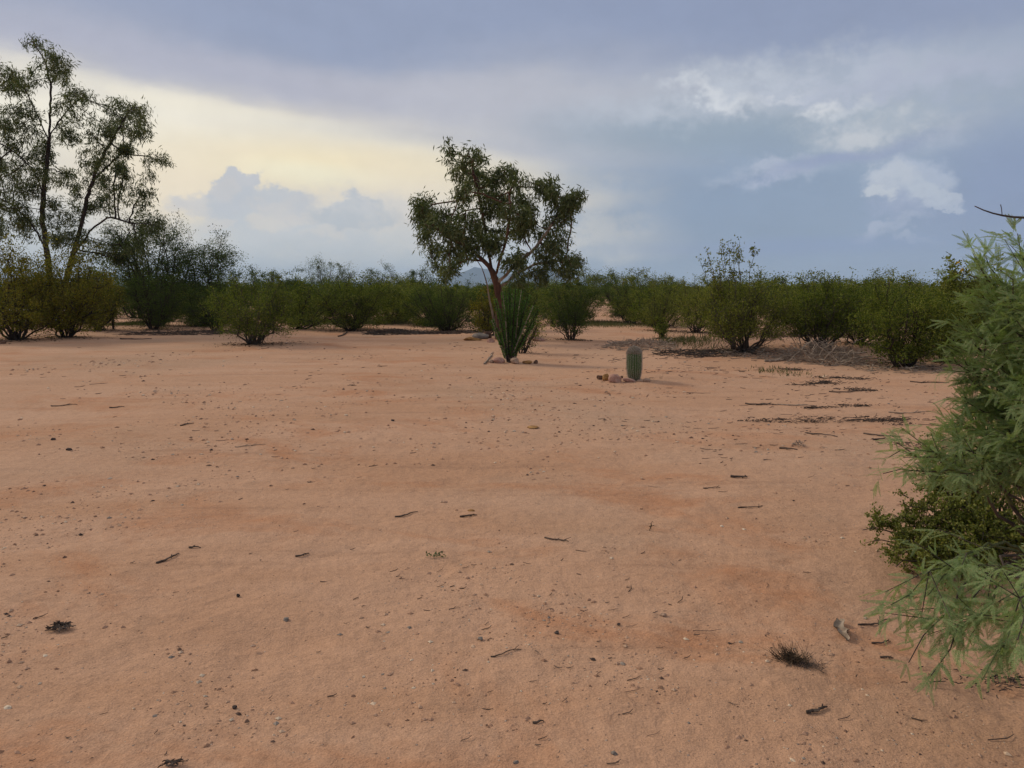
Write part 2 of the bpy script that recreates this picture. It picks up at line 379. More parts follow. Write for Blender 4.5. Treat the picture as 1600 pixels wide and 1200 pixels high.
# ------------------------------------------------------------------ the ground: one sheet to the horizon
rg = np.random.default_rng(1)
th = np.concatenate([np.linspace(-47, 47, 640), np.linspace(47, 313, 90)[1:-1]]) * PI/180
rad = np.concatenate([np.geomspace(.5, 24, 430), np.geomspace(24, 120, 60)[1:], np.geomspace(120, 7000, 24)[1:]])
T, Rr = np.meshgrid(th, rad); X = Rr*np.sin(T); Y = Rr*np.cos(T)
fade = np.clip(1 - Rr/22, 0, 1)
Z = height(X, Y) + fade*(.007*fbm(X/.33, Y/.33, 21, 4, .6) + .0035*fbm(X/.07, Y/.07, 31, 3, .6))
pit = np.maximum(0, fbm(X/.45+5, Y/.45, 41, 2) - .55); Z = Z - fade*pit*.03
nr, na = X.shape; V = np.stack([X, Y, Z], -1).reshape(-1, 3)
i, j = np.meshgrid(np.arange(nr-1), np.arange(na), indexing='ij'); j2 = (j+1) % na
Fq = np.stack([i*na+j, i*na+j2, (i+1)*na+j2, (i+1)*na+j], -1).reshape(-1, 4)[:, ::-1]
V = np.vstack([V, [0, 0, float(height(0, 0))]]); jj = np.arange(na)
Ft = np.stack([np.full(na, len(V)-1), (jj+1) % na, jj], 1)
g = mk('ground', [(V, Fq)], M['ground'], smooth_=True, kind='structure')

# ------------------------------------------------------------------ blue mountains far away
def mountain(prof, Y0, depth, seed, label=None):
    xs = [at(p[0], 450, Y0)[0] for p in prof]; hs = [max(2, at(p[0], p[1], Y0)[2]) for p in prof]
    nx, ny = 160, 40; xx = np.linspace(xs[0], xs[-1], nx); H = np.interp(xx, xs, hs); yy = np.linspace(-1, 1, ny)
    XX, YY = np.meshgrid(xx, yy); ridge = (1-np.abs(YY))**.8
    rn = 1 - np.abs(fbm(XX/260, YY*depth/260, seed, 4, .55))*.35
    q = np.abs(YY) < .03
    Zz = H[None]*ridge*np.where(q, 1 - .06*np.abs(fbm(XX/90, YY, seed, 3)), rn*.9) - 1.0
    V = np.stack([XX, Y0 + YY*depth, Zz], -1).reshape(-1, 3)
    i, j = np.meshgrid(np.arange(ny-1), np.arange(nx-1), indexing='ij')
    Fq = np.stack([i*nx+j, i*nx+j+1, (i+1)*nx+j+1, (i+1)*nx+j], -1).reshape(-1, 4)
    o = mk('mountain', [(V, Fq)], M['mountain'], smooth_=True, kind='structure')
mountain([(640, 452), (690, 436), (722, 425), (740, 416), (760, 418), (800, 426), (836, 421), (860, 420), (890, 432), (915, 440), (960, 452)], 5600, 500, 3)
mountain([(880, 452), (900, 436), (918, 428), (936, 426), (952, 434), (968, 442), (990, 452)], 4900, 350, 5)
mountain([(380, 453), (420, 444), (455, 436), (475, 438), (520, 441), (580, 438), (640, 446), (680, 453)], 6000, 450, 8)
mountain([(-60, 452), (60, 440), (150, 430), (190, 428), (240, 436), (330, 452)], 5900, 450, 12)

# ------------------------------------------------------------------ vegetation builders
def bez(a, b, c, n):
    t = np.linspace(0, 1, n)[:, None]; return (1-t)**2*a + 2*t*(1-t)*b + t*t*c
def shrub(name, label, cat, px, py, x0, x1, top, leaf, seed, nst=11, nleaf=12000, ll=.040, lw=.020, low=.22,
          spread=.85, bark='bark_dark', sprigs=0, sprig_top=None, sprig_x=None, flat=.35, group=None, twn=9, rough_=1.0, base=None, vol=.42, fl=0, depthk=.9):
    """radiating desert shrub; x0,x1,top are its extents seen from the photograph's viewpoint"""
    rng = np.random.default_rng(seed); flat = flat*rng.uniform(.5, 1.5)
    if not sprigs and seed < 200 and leaf != 'mesquite': sprigs = 4; sprig_top = top - 12; sprig_x = (x0 + .12*(x1-x0), x1 - .12*(x1-x0))
    b = gnd(px, py) if base is None else np.array(base); Yd = b[1]; k = Yd/F/math.cos(PITCH)
    Hh = at(px, top, Yd)[2] - b[2]; xl = at(x0, py, Yd)[0] - b[0]; xr = at(x1, py, Yd)[0] - b[0]
    root = thing(name, label, cat, b, 0, group)
    tw, LP, LD = [], [], []; R0 = (xr-xl)/2; cx = (xr+xl)/2
    for i in range(nst):
        ph = 2*PI*i/nst*1.0 + rng.uniform(-.3, .3); rr = math.sqrt(rng.uniform(.05, 1))*spread*1.05
        ex = math.cos(ph)*rr; ey = math.sin(ph)*rr*depthk
        e = np.array([cx + ex*R0, ey*R0, Hh*rng.uniform(.68, 1.04)*(1 - flat*rr*rr)])
        s0 = np.array([math.cos(ph)*.05, math.sin(ph)*.05, -.03])*min(1.5, Hh)
        c = np.array([e[0]*.62, e[1]*.62, e[2]*rng.uniform(.28, .48)])
        P = bez(s0, c, e, 9); P[1:-1] += rng.normal(0, .022*Hh, (7, 3))
        r0 = .020*Hh**.6*rng.uniform(.7, 1.2); parts = tube(P, np.linspace(r0, r0*.25, 9), 5)
        A, B, ra = [], [], []
        nt_ = int(twn*rng.uniform(.8, 1.3))
        for q in range(nt_):
            t = rng.uniform(low, 1.0); f = t*8; a = P[int(f)] + (P[min(8, int(f)+1)]-P[int(f)])*(f-int(f))
            d = nrm(np.array([math.cos(ph), math.sin(ph), .6])*.5 + rng.normal(0, .65, 3)); d[2] = abs(d[2])*.8 + (.15 if t > .5 else -.02)
            ln = Hh*rng.uniform(.16, .34)*(1.0 if t < .8 else .7); p = a; pts = [a]
            for s in range(4):
                d = nrm(d + rng.normal(0, .28, 3) + np.array([0, 0, .06])); p = p + d*ln/4; pts.append(p)
            pts = np.array(pts); A.append(pts[:-1]); B.append(pts[1:]); ra.append(np.linspace(r0*.35, r0*.12, 4))
            nn = 2
            for s in range(1, 5):
                for _ in range(nn):
                    d2 = nrm(d + rng.normal(0, .8, 3)); l2 = ln*rng.uniform(.25, .5); q2 = pts[s] + d2*l2
                    A.append(pts[s][None]); B.append(q2[None]); ra.append(np.array([r0*.12]))
                    LP.append(pts[s] + (q2-pts[s])*rng.uniform(.2, 1, (6, 1))); LD.append(np.repeat(d2[None], 6, 0))
        A = np.concatenate(A); B = np.concatenate(B); ra = np.concatenate(ra)
        parts.append(segs(A, B, np.maximum(ra, .003), np.maximum(ra*.7, .002), 3))
        mk('stem', parts, M[bark], root, smooth_=True)
    SP = []
    for i in range(sprigs):
        tx = sprig_x[0] + (sprig_x[1]-sprig_x[0])*(i+rng.uniform(.2, .8))/sprigs if sprig_x else rng.uniform(x0, x1)
        ty = (sprig_top if sprig_top else top) + abs(rng.normal(0, 1))*(top-(sprig_top or top))*.45
        e = at(tx, ty, Yd) - b; e[1] = rng.uniform(-.4, .4)*R0
        c = np.array([e[0]*.6 , e[1]*.6, e[2]*.45]); P = bez(np.array([0, 0, 0.]), c, e, 12); P[1:-1] += rng.normal(0, .012*Hh, (10, 3))
        parts = tube(P, np.linspace(.012, .003, 12), 4); A, B = [], []
        for q in range(9):
            f = rng.uniform(5.5, 11); a = P[int(f)]; d = nrm(rng.normal(0, .6, 3) + np.array([0, 0, .8])); l = rng.uniform(.10, .26)*Hh*.6
            A.append(a); B.append(a + d*l); SP.append(a + d*l*rng.uniform(.3, 1.05, (12, 1)) + rng.normal(0, .022*Hh, (12, 3)))
        SP.append(P[-1] + rng.normal(0, .03*Hh, (10, 3)))
        parts.append(segs(np.array(A), np.array(B), .005, .003, 3)); mk('stem', parts, M[bark], root, smooth_=True)
    LP = np.concatenate(LP); LD = np.concatenate(LD)
    keep = LP[:, 2] > low*Hh*.75; LP = LP[keep]; LD = LD[keep]
    # clumps of foliage fill the crown between the twigs
    ncl = max(20, int(nleaf*vol/75)); lo = low*.9; zz = lo + (1-lo)*rng.uniform(0, 1, ncl)**.85; zm = .50 + .25*lo
    prof = np.where(zz > zm, np.sqrt(np.clip(1 - ((zz-zm)/(1.02-zm))**2, 0, 1)), .62 + .38*(zz-lo)/(zm-lo)); aa = rng.uniform(0, 2*PI, ncl); qq = rng.uniform(.25, 1, ncl)**.5
    lump = 1 + .36*fbm(aa*1.1 + seed, zz*3, seed % 50, 2)
    CC = np.stack([cx*np.clip(zz*1.6, 0, 1) + np.cos(aa)*qq*prof*R0*1.04*lump, np.sin(aa)*qq*prof*R0*depthk*lump, zz*Hh*.97*(1-flat*.25*qq*qq)*(.8+.2*lump)], 1)
    nv_ = int(nleaf*vol); cs = rng.uniform(.025, .11, ncl)*Hh**.5*1.1; ci = rng.integers(0, ncl, nv_); Pv = CC[ci] + rng.normal(0, 1, (nv_, 3))*cs[ci][:, None]*np.array([1, 1, .8])
    Pv[:, 2] = np.maximum(Pv[:, 2], .03)
    nleaf -= nv_; ix = rng.integers(0, len(LP), nleaf); jit = .035*Hh*rough_
    P = LP[ix] + rng.normal(0, jit, (nleaf, 3)); d = LD[ix] + rng.normal(0, .7, (nleaf, 3))
    sc = rng.uniform(.6, 1.3, nleaf); prt = [leaves(P, d, ll*sc, lw*sc, rng), leaves(Pv, rvec(rng, nv_, .2), ll*rng.uniform(.6, 1.3, nv_), lw, rng)]
    if SP:
        SP = np.concatenate(SP); n = len(SP); prt.append(leaves(SP, rvec(rng, n), ll*1.35, lw*1.5, rng))
    mk('foliage', prt, M[leaf], root, kind='stuff')
    if fl:
        pp = LP[np.argsort(-LP[:, 2])[:80]][rng.integers(0, 80, fl)]
        mk('flower', [leaves(np.repeat(pp, 6, 0), rvec(rng, fl*6), .05, .035, rng)], M['flower'], root)
    return root

def grow(seeds, par, att, step, infl, killd, iters, rng, grav=0.0):
    N = [np.array(p, float) for p in seeds]; Pn = list(par); att = att.copy()
    near = np.full(len(att), 0); nd = np.full(len(att), 1e9)
    arr = np.array(N); dd = np.linalg.norm(att[:, None]-arr[None], axis=2); near = dd.argmin(1); nd = dd.min(1)
    for it in range(iters):
        act = nd < infl
        if not act.any(): act = nd < nd.min()+.3
        ids = near[act]; v = nrm(att[act] - np.array(N)[ids]); u = np.unique(ids); new = []
        for q in u:
            d = v[ids == q].sum(0); l = np.linalg.norm(d)
            if l < 1e-3: continue
            d = d/l + rng.normal(0, .13, 3); d[2] -= grav; d /= np.linalg.norm(d)
            new.append((N[q] + d*step, q))
        if not new: break
        k0 = len(N)
        for p, q in new: N.append(p); Pn.append(int(q))
        na_ = np.array([p for p, q in new]); dd = np.linalg.norm(att[:, None]-na_[None], axis=2)
        m1 = dd.min(1); i1 = dd.argmin(1) + k0; b = m1 < nd; near = np.where(b, i1, near); nd = np.where(b, m1, nd)
        keep = nd > killd; att, near, nd = att[keep], near[keep], nd[keep]
        if len(att) == 0: break
    return np.array(N), np.array(Pn)
def radii(Pn, tip, ex=2.3, seedr=None):
    n = len(Pn); acc = np.zeros(n); ch = np.bincount(Pn[Pn >= 0], minlength=n)
    for i in range(n-1, -1, -1):
        if acc[i] == 0: acc[i] = tip**ex
        if Pn[i] >= 0: acc[Pn[i]] += acc[i]
    return acc**(1/ex)
def eucalyptus(name, label, base, D, trunks, clumps, seed, bark, leaf, tip, rmax, natt, nleaf, ll, lw, depth, hang=.9, barks=None):
    rng = np.random.default_rng(seed); root = thing(name, label, 'tree', base)
    seeds, par, tid = [], [], []
    for k, tr in enumerate(trunks):
        pts = [at(a, b_, D + dy) - base for a, b_, dy in tr['p']]
        if 'start' in tr: pts[0] = seeds[tr['start']] ; pi = tr['start']
        else: pts[0][2] = -.1; pi = -1
        pts = np.array(pts); seg = np.linalg.norm(np.diff(pts, axis=0), axis=1); cum = np.r_[0, np.cumsum(seg)]
        nn = max(4, int(cum[-1]/.18)); s = np.linspace(0, cum[-1], nn); PP = np.stack([np.interp(s, cum, pts[:, a]) for a in range(3)], 1)
        PP[1:-1] += rng.normal(0, .012, (nn-2, 3)); k0 = len(seeds); tr['first'] = k0
        for q in range(nn):
            if q == 0 and pi >= 0: continue
            seeds.append(PP[q]); par.append(pi if (q == 0 or (q == 1 and pi >= 0)) else len(seeds)-2); tid.append(k)
        tr['last'] = len(seeds)-1
        for nm in trunks[k+1:]:
            if nm.get('from') == k:                       # attach at the nearest point of trunk k
                tgt = at(nm['p'][0][0], nm['p'][0][1], D + nm['p'][0][2]) - base
                nm['start'] = k0 + int(np.argmin(np.linalg.norm(np.array(seeds[k0:]) - tgt, axis=1)))
    att = []; CL = []
    ar = np.array([c[2]*c[3] for c in clumps], float); ar /= ar.sum()
    for (cx, cy, rx, ry), a in zip(clumps, ar):
        dy = rng.uniform(-1, 1)*depth; c = at(cx, cy, D + dy) - base; kx = D/F
        n = max(6, int(natt*a)); u = nrm(rng.normal(size=(n, 3)))*rng.uniform(.15, 1, (n, 1))**.5
        att.append(c + u*np.array([rx*kx, (rx+ry)*.5*kx, ry*kx]))
        CL.append((c, np.array([rx*kx, (rx+ry)*.5*kx, ry*kx]), a))
    N, Pn = grow(seeds, par, np.concatenate(att), .17, 2.2, .20, 90, rng, .02)
    r = radii(Pn, tip); r = r*(rmax/r.max()); r = np.maximum(r, tip*.8); r[len(seeds):] = np.minimum(r[len(seeds):], .028)
    ch = np.where(Pn >= 0)[0]; trunkn = np.arange(len(N)) < len(seeds)
    tid = np.array(tid + [-1]*(len(N)-len(seeds)))
    for i in range(len(seeds), len(N)): tid[i] = tid[Pn[i]]
    for k, tr in enumerate(trunks):                       # trunk or limb pieces as continuous tubes, twigs as a part of them
        idx = [i for i in range(len(seeds)) if tid[i] == k]
        chain = ([Pn[idx[0]]] if Pn[idx[0]] >= 0 else []) + idx
        rr = r[chain].copy()
        if Pn[idx[0]] >= 0: rr[0] = rr[1]
        rr = np.minimum(np.maximum.accumulate(rr[::-1])[::-1], tr.get('r', 9)*1.05)
        if 'r' in tr: rr = np.maximum(rr, np.linspace(tr['r'], tr['r']*.14, len(rr)))
        if Pn[idx[0]] < 0: rr[:3] *= np.array([1.35, 1.15, 1.05])[:len(rr[:3])]
        bm = M[tr.get('bark', bark)]
        o = mk('trunk' if k == 0 or tr.get('trunk') else 'limb', tube(N[chain], rr, 9), bm, root, smooth_=True)
        sel = np.array([i for i in range(len(seeds), len(N)) if tid[i] == k])
        if len(sel):
            big = sel[r[sel] > .02]; sm = sel[r[sel] <= .02]
            pr = [segs(N[Pn[big]], N[big], np.minimum(r[Pn[big]], r[big]*1.5), r[big], 6), segs(N[Pn[sm]], N[sm], np.minimum(r[Pn[sm]], r[sm]*1.4), r[sm], 3)]
            mk('branches', pr, M[tr.get('bark2', bark)], o, smooth_=True, kind='stuff')
    # drooping lance leaves in tufts round the twig ends
    fin = np.arange(len(seeds), len(N)); tipw = np.where(r[fin] < tip*3.2, 1.0, .06); tipw /= tipw.sum()
    nt_ = nleaf//9; ti = rng.choice(fin, nt_, p=tipw); o = N[ti] + rng.normal(0, .085, (nt_, 3))
    dirs = nrm(np.array([0, 0, -hang]) + rng.normal(0, .5, (nt_, 3)))
    P = np.repeat(o, 9, 0) + rng.normal(0, .075, (nt_*9, 3)); d = np.repeat(dirs, 9, 0) + rng.normal(0, .42, (nt_*9, 3))
    sc = rng.uniform(.65, 1.25, len(P)); mk('crown', [leaves(P, d, ll*sc, lw*sc, rng)], M[leaf], root, kind='stuff')
    return root

# ------------------------------------------------------------------ eucalyptus in the middle of the clearing
b0 = gnd(780, 530); D0 = b0[1]
cz = [(265, 90, 36, 40), (345, 120, 50, 48), (290, 185, 48, 40), (405, 115, 40, 45), (385, 205, 72, 60), (520, 180, 50, 60), (565, 235, 42, 48),
      (600, 310, 40, 45), (330, 285, 60, 55), (480, 300, 65, 50), (560, 385, 85, 52), (150, 335, 58, 50), (105, 320, 40, 30), (120, 400, 42, 45), (205, 400, 62, 58),
      (135, 470, 50, 55), (240, 470, 60, 50), (180, 560, 48, 50), (260, 560, 42, 45), (265, 640, 48, 50), (190, 640, 38, 45), (340, 400, 60, 52), (700, 260, 42, 48), (735, 235, 36, 40),
      (800, 310, 62, 50), (865, 290, 26, 30), (780, 400, 62, 48), (740, 455, 52, 46), (765, 535, 50, 40), (690, 500, 42, 50), (600, 475, 70, 45), (490, 465, 52, 32),
      (640, 425, 50, 42), (820, 640, 60, 45), (860, 605, 32, 26), (700, 700, 46, 30), (575, 690, 46, 36), (400, 480, 50, 40), (470, 230, 50, 45), (650, 360, 36, 40), (840, 360, 40, 60), (820, 470, 30, 40), (340, 600, 34, 40), (560, 600, 60, 40), (430, 520, 55, 34), (640, 560, 40, 36), (300, 480, 50, 44), (840, 690, 40, 34), (230, 690, 40, 30)]
cl = [(620 + a/3.078, 210 + b/3.078, c/3.078*.92, d/3.078*.92) for a, b, c, d in cz]
tk = [dict(p=[(780, 530, 0), (781, 500, 0), (781, 470, 0), (778, 444, 0), (766, 418, .1), (750, 402, .2), (735, 388, .3)], r=.115, bark='bark_red'),
      dict(p=[(777, 528, .25), (770, 495, .3), (764, 463, .3), (759, 434, .3), (750, 415, .4), (742, 400, .5)], r=.045, bark='bark_pale', trunk=True),
      {'from': 0, 'p': [(778, 440, 0), (800, 420, -.3), (828, 396, -.6), (845, 378, -.7), (862, 350, -.8)], 'r': .042, 'bark': 'bark_pale'},
      {'from': 0, 'p': [(781, 448, 0), (802, 430, .3), (830, 415, .6), (858, 408, .8), (882, 408, .9)], 'r': .035, 'bark': 'bark_pale'},
      {'from': 0, 'p': [(768, 421, 0), (762, 390, .3), (757, 350, .5), (748, 305, .4), (738, 262, .3)], 'r': .040, 'bark': 'bark_red'},
      {'from': 0, 'p': [(772, 430, 0), (786, 395, -.4), (794, 360, -.6), (798, 318, -.7), (796, 300, -.2)], 'r': .034, 'bark': 'bark_red'},
      {'from': 0, 'p': [(745, 398, 0), (722, 380, -.3), (700, 372, -.5), (676, 352, -.6)], 'r': .035, 'bark': 'bark_red'},
      {'from': 0, 'p': [(752, 405, 0), (728, 405, .5), (708, 415, .8), (698, 422, .9)], 'r': .028, 'bark': 'bark_red'}]
eucalyptus('eucalyptus_tree', 'broad eucalyptus with reddish leaning trunk and drooping leaves in the middle of the clearing', b0, D0, tk, cl, 11, 'bark_red', 'eucalyptus', .0045, .115, 1400, 27000, .165, .034, 1.6)

# ------------------------------------------------------------------ tall twin stemmed tree at the left edge
b1 = gnd(92, 524); b1 = b1 + np.array([b1[0]/b1[1]*3.5, 3.5, 0]); D1 = b1[1]
lz = [(120, 82, 40, 28), (165, 95, 26, 20), (205, 160, 62, 52), (95, 205, 52, 36), (20, 210, 48, 52), (60, 240, 40, 30), (230, 200, 40, 30), (285, 290, 52, 42), (260, 260, 40, 30), (325, 290, 24, 20), (60, 420, 75, 65), (110, 340, 50, 30),
      (150, 480, 50, 50), (25, 360, 50, 45), (450, 350, 75, 60), (500, 330, 40, 45), (420, 300, 36, 30), (420, 480, 60, 30), (360, 420, 50, 45), (560, 495, 50, 22), (600, 525, 20, 30), (505, 400, 40, 40), (240, 580, 60, 48),
      (330, 660, 80, 55), (40, 560, 60, 60), (200, 700, 60, 60), (420, 590, 62, 58), (500, 640, 50, 55), (540, 740, 55, 48), (420, 830, 80, 50), (500, 830, 50, 45), (60, 700, 60, 55), (-60, 480, 80, 80), (-90, 300, 70, 70), (-80, 620, 80, 70),
      (-60, 200, 50, 40), (340, 560, 50, 40), (320, 500, 40, 40), (250, 420, 35, 45), (110, 760, 60, 50), (-40, 760, 70, 60), (300, 370, 36, 26), (540, 560, 36, 26), (230, 790, 60, 40), (90, 610, 40, 40), (150, 560, 40, 40)]
cl = [(a/2.307, 30 + b/2.307, c/2.307*.97, d/2.307*.97) for a, b, c, d in lz]
tk = [dict(p=[(92, 520, 0), (84, 470, 0), (74, 400, 0), (66, 345, 0), (69, 290, 0), (76, 235, 0), (78, 180, 0), (80, 130, 0), (68, 90, 0), (52, 66, 0)], r=.098),
      dict(p=[(96, 520, .3), (100, 450, .2), (112, 405, .2), (128, 350, .2), (136, 310, .2), (152, 260, .1), (168, 232, 0), (186, 200, 0), (202, 172, 0)], r=.09, trunk=True),
      {'from': 0, 'p': [(72, 300, 0), (50, 262, -.5), (20, 235, -.8), (-20, 215, -1)], 'r': .022},
      {'from': 1, 'p': [(114, 402, 0), (140, 362, -.5), (170, 338, -.8), (210, 350, -1)], 'r': .03},
      {'from': 0, 'p': [(72, 395, 0), (50, 350, .6), (20, 320, 1), (-20, 300, 1.4)], 'r': .03},
      {'from': 0, 'p': [(77, 210, 0), (95, 185, .4), (112, 165, .6), (124, 155, .8)], 'r': .022},
      {'from': 1, 'p': [(146, 280, 0), (165, 262, .6), (190, 240, 1), (235, 245, 1.1)], 'r': .03},
      {'from': 0, 'p': [(77, 225, 0), (58, 180, -.4), (40, 140, -.6), (15, 122, -.6)], 'r': .022}]
eucalyptus('eucalyptus_tree', 'tall airy twin stemmed dark tree at the left edge, rising above the yellowing bushes', b1, D1, tk, cl, 12, 'bark_dark', 'eucalyptus', .0045, .10, 2000, 42000, .17, .029, 1.8)

# ------------------------------------------------------------------ shrubs round the clearing (near row)
SH = [
 ('bushy_shrub', 'yellowing leafy bush at the far left edge under the tall tree', 'bush', 27, 531, -70, 112, 378, 'yellowish', dict(nst=14, nleaf=17000, ll=.055, lw=.034, low=.12, bark='bark_dark', flat=.45)),
 ('bushy_shrub', 'yellowing leafy bush with dark squat base, right of the far left bush', 'bush', 104, 527, 55, 172, 392, 'yellowish', dict(nst=13, nleaf=15000, ll=.055, lw=.034, low=.12, flat=.4)),
 ('bushy_shrub', 'low yellow green bush at the right end of the yellowing bushes', 'bush', 152, 516, 120, 196, 432, 'yellowish', dict(nst=10, nleaf=8000, ll=.055, lw=.032, low=.05)),
 ('mesquite_tree', 'tallest dark mesquite beside the twin stemmed tree, crown against the sky', 'tree', 248, 509, 180, 318, 338, 'mesquite', dict(nst=13, nleaf=22000, ll=.07, lw=.032, low=.2, flat=.3, twn=13, rough_=.8, vol=.40)),
 ('mesquite_tree', 'dark mesquite sloping down to the right, second from the twin stemmed tree', 'tree', 322, 509, 270, 402, 372, 'mesquite', dict(nst=12, nleaf=17000, ll=.07, lw=.032, low=.15, flat=.5, twn=12, rough_=.8, vol=.40)),
 ('creosote_bush', 'very dark round creosote bush in front of the tallest mesquite', 'bush', 240, 515, 188, 312, 425, 'creosote_dark', dict(nst=15, nleaf=17000, low=.08)),
 ('creosote_bush', 'dark creosote bush between the mesquites and the dome shaped bush', 'bush', 338, 517, 290, 408, 440, 'creosote_dark', dict(nst=14, nleaf=13000, low=.1)),
 ('creosote_bush', 'dome shaped creosote bush on pale fanned stems standing alone on the sand at left', 'bush', 396, 538, 322, 484, 438, 'creosote', dict(nst=22, nleaf=22000, low=.24, vol=.30, spread=.92, flat=.42, bark='bark')),
 ('creosote_bush', 'creosote bush with dark base left of the flat brush heap', 'bush', 548, 517, 482, 622, 436, 'creosote', dict(nst=15, nleaf=16000, low=.1)),
 ('creosote_bush', 'creosote bush filling the gap behind the dome shaped bush', 'bush', 462, 505, 410, 530, 440, 'creosote', dict(nst=12, nleaf=11000, low=.1)),
 ('creosote_bush', 'broad dark creosote bush just left of the eucalyptus trunk', 'bush', 700, 517, 622, 768, 440, 'creosote_dark', dict(nst=17, nleaf=18000, low=.06)),
 ('creosote_bush', 'creosote bush behind the flat brush heap', 'bush', 628, 505, 580, 690, 438, 'creosote', dict(nst=12, nleaf=11000, low=.1)),
 ('bushy_shrub', 'small yellowish bush against the base of the eucalyptus trunk', 'bush', 762, 524, 740, 792, 462, 'yellowish', dict(nst=8, nleaf=3000, ll=.05, lw=.03, low=.15)),
 ('creosote_bush', 'creosote bush directly behind the ocotillo', 'bush', 806, 508, 760, 862, 448, 'creosote', dict(nst=12, nleaf=10000, low=.12)),
 ('creosote_bush', 'small dark bush on thin legs alone on sand right of the eucalyptus', 'bush', 892, 531, 860, 924, 470, 'creosote_dark', dict(nst=10, nleaf=4200, low=.25, flat=.5)),
 ('creosote_bush', 'round bright green bush behind the small bush on thin legs', 'bush', 892, 505, 838, 956, 440, 'olive', dict(nst=13, nleaf=12000, low=.1)),
 ('creosote_bush', 'dark creosote bush with feathery top left of the barrel cactus skyline', 'bush', 985, 505, 930, 1042, 434, 'creosote_dark', dict(nst=14, nleaf=13000, low=.06, flat=.3)),
 ('creosote_bush', 'yellow green bush just behind the tiny seedling shrub', 'bush', 1030, 517, 1000, 1088, 452, 'olive', dict(nst=11, nleaf=8000, low=.15)),
 ('creosote_bush', 'tiny dark green seedling shrub above the grey brush heap', 'bush', 1034, 529, 1022, 1047, 508, 'creosote', dict(nst=7, nleaf=900, low=.05)),
 ('creosote_bush', 'large creosote bush with tall wispy sprigs above, right of the barrel cactus', 'bush', 1160, 550, 1062, 1238, 434, 'olive', dict(nst=22, nleaf=19000, low=.28, vol=.30, sprigs=12, sprig_top=376, sprig_x=(1088, 1172), bark='bark')),
 ('creosote_bush', 'spiky topped creosote bush standing right behind the big dead branch pile', 'bush', 1282, 546, 1215, 1362, 440, 'creosote', dict(nst=20, nleaf=18000, low=.28, vol=.30, sprigs=8, sprig_top=424, sprig_x=(1180, 1335), bark='bark')),
 ('creosote_bush', 'creosote bush between the spiky topped bush and the dark based one', 'bush', 1342, 538, 1296, 1404, 446, 'creosote', dict(nst=13, nleaf=11000, low=.2)),
 ('creosote_bush', 'dark based creosote bush nearest the feathery mesquite', 'bush', 1412, 574, 1338, 1486, 448, 'creosote', dict(nst=20, nleaf=19000, low=.16, sprigs=4, sprig_top=428, sprig_x=(1365, 1420))),
 ('creosote_bush', 'olive bush filling the gap left of the large wispy bush', 'bush', 1086, 520, 1052, 1135, 442, 'olive', dict(nst=12, nleaf=9000, low=.18)),
 ('flowering_shrub', 'tall shrub with a few yellow flowers behind the feathery mesquite', 'bush', 1500, 548, 1430, 1580, 416, 'olive', dict(nst=15, nleaf=12000, ll=.055, lw=.035, low=.15, fl=3)),
 ('creosote_bush', 'creosote bush half hidden low behind the feathery mesquite', 'bush', 1475, 566, 1440, 1530, 470, 'creosote', dict(nst=11, nleaf=8000, low=.15)),
]
for q, (nm, lb, ct, px, py, x0, x1, tp, lf, kw) in enumerate(SH):
    shrub(nm, lb, ct, px, py, x0, x1, tp, lf, 100+q, **dict(kw, nleaf=int(kw['nleaf']*1.15)))

# trees and tall bushes that break the skyline farther back
BK = [
 ('mesquite_tree', 'round pale feathery mesquite on the skyline left of centre', 'tree', 510, 484, 460, 572, 404, 'pale_green', dict(nst=15, nleaf=8000, ll=.10, lw=.036, low=.2, flat=.35, rough_=.8)),
 ('mesquite_tree', 'small pale feathery mesquite on the skyline, midway to the eucalyptus', 'tree', 596, 482, 568, 632, 410, 'mesquite', dict(nst=12, nleaf=4500, ll=.10, lw=.036, low=.25, flat=.5)),
 ('mesquite_tree', 'small dark open crowned tree on the skyline left of the eucalyptus', 'tree', 652, 480, 624, 684, 416, 'mesquite', dict(nst=10, nleaf=4500, ll=.11, lw=.05, low=.4, flat=.4)),
 ('mesquite_tree', 'small dense dark tree on the skyline right of the sloping mesquite', 'tree', 420, 482, 398, 446, 418, 'creosote_dark', dict(nst=12, nleaf=5000, ll=.10, lw=.045, low=.3, flat=.5)),
 ('mesquite_tree', 'feathery green tree on the skyline just right of the small mountain peak', 'tree', 992, 482, 952, 1028, 430, 'mesquite', dict(nst=14, nleaf=6500, ll=.10, lw=.036, low=.15, flat=.35)),
 ('mesquite_tree', 'soft green domed tree in front of the small mountain peak', 'tree', 905, 484, 862, 962, 432, 'pale_green', dict(nst=14, nleaf=7000, ll=.10, lw=.036, low=.15, flat=.5)),
 ('mesquite_tree', 'small dense dark tree on the skyline above the spiky topped bush', 'tree', 1292, 480, 1270, 1318, 438, 'creosote_dark', dict(nst=12, nleaf=4500, ll=.10, lw=.045, low=.25, flat=.5)),
 ('mesquite_tree', 'low dark rounded tree on the skyline left of the wispy bush', 'tree', 1062, 480, 1030, 1092, 436, 'creosote_dark', dict(nst=12, nleaf=4500, ll=.10, lw=.045, low=.25, flat=.5)),
]
for q, (nm, lb, ct, px, py, x0, x1, tp, lf, kw) in enumerate(BK):
    shrub(nm, lb, ct, px, py, x0, x1, tp, lf, 300+q, **dict(kw, vol=.3))

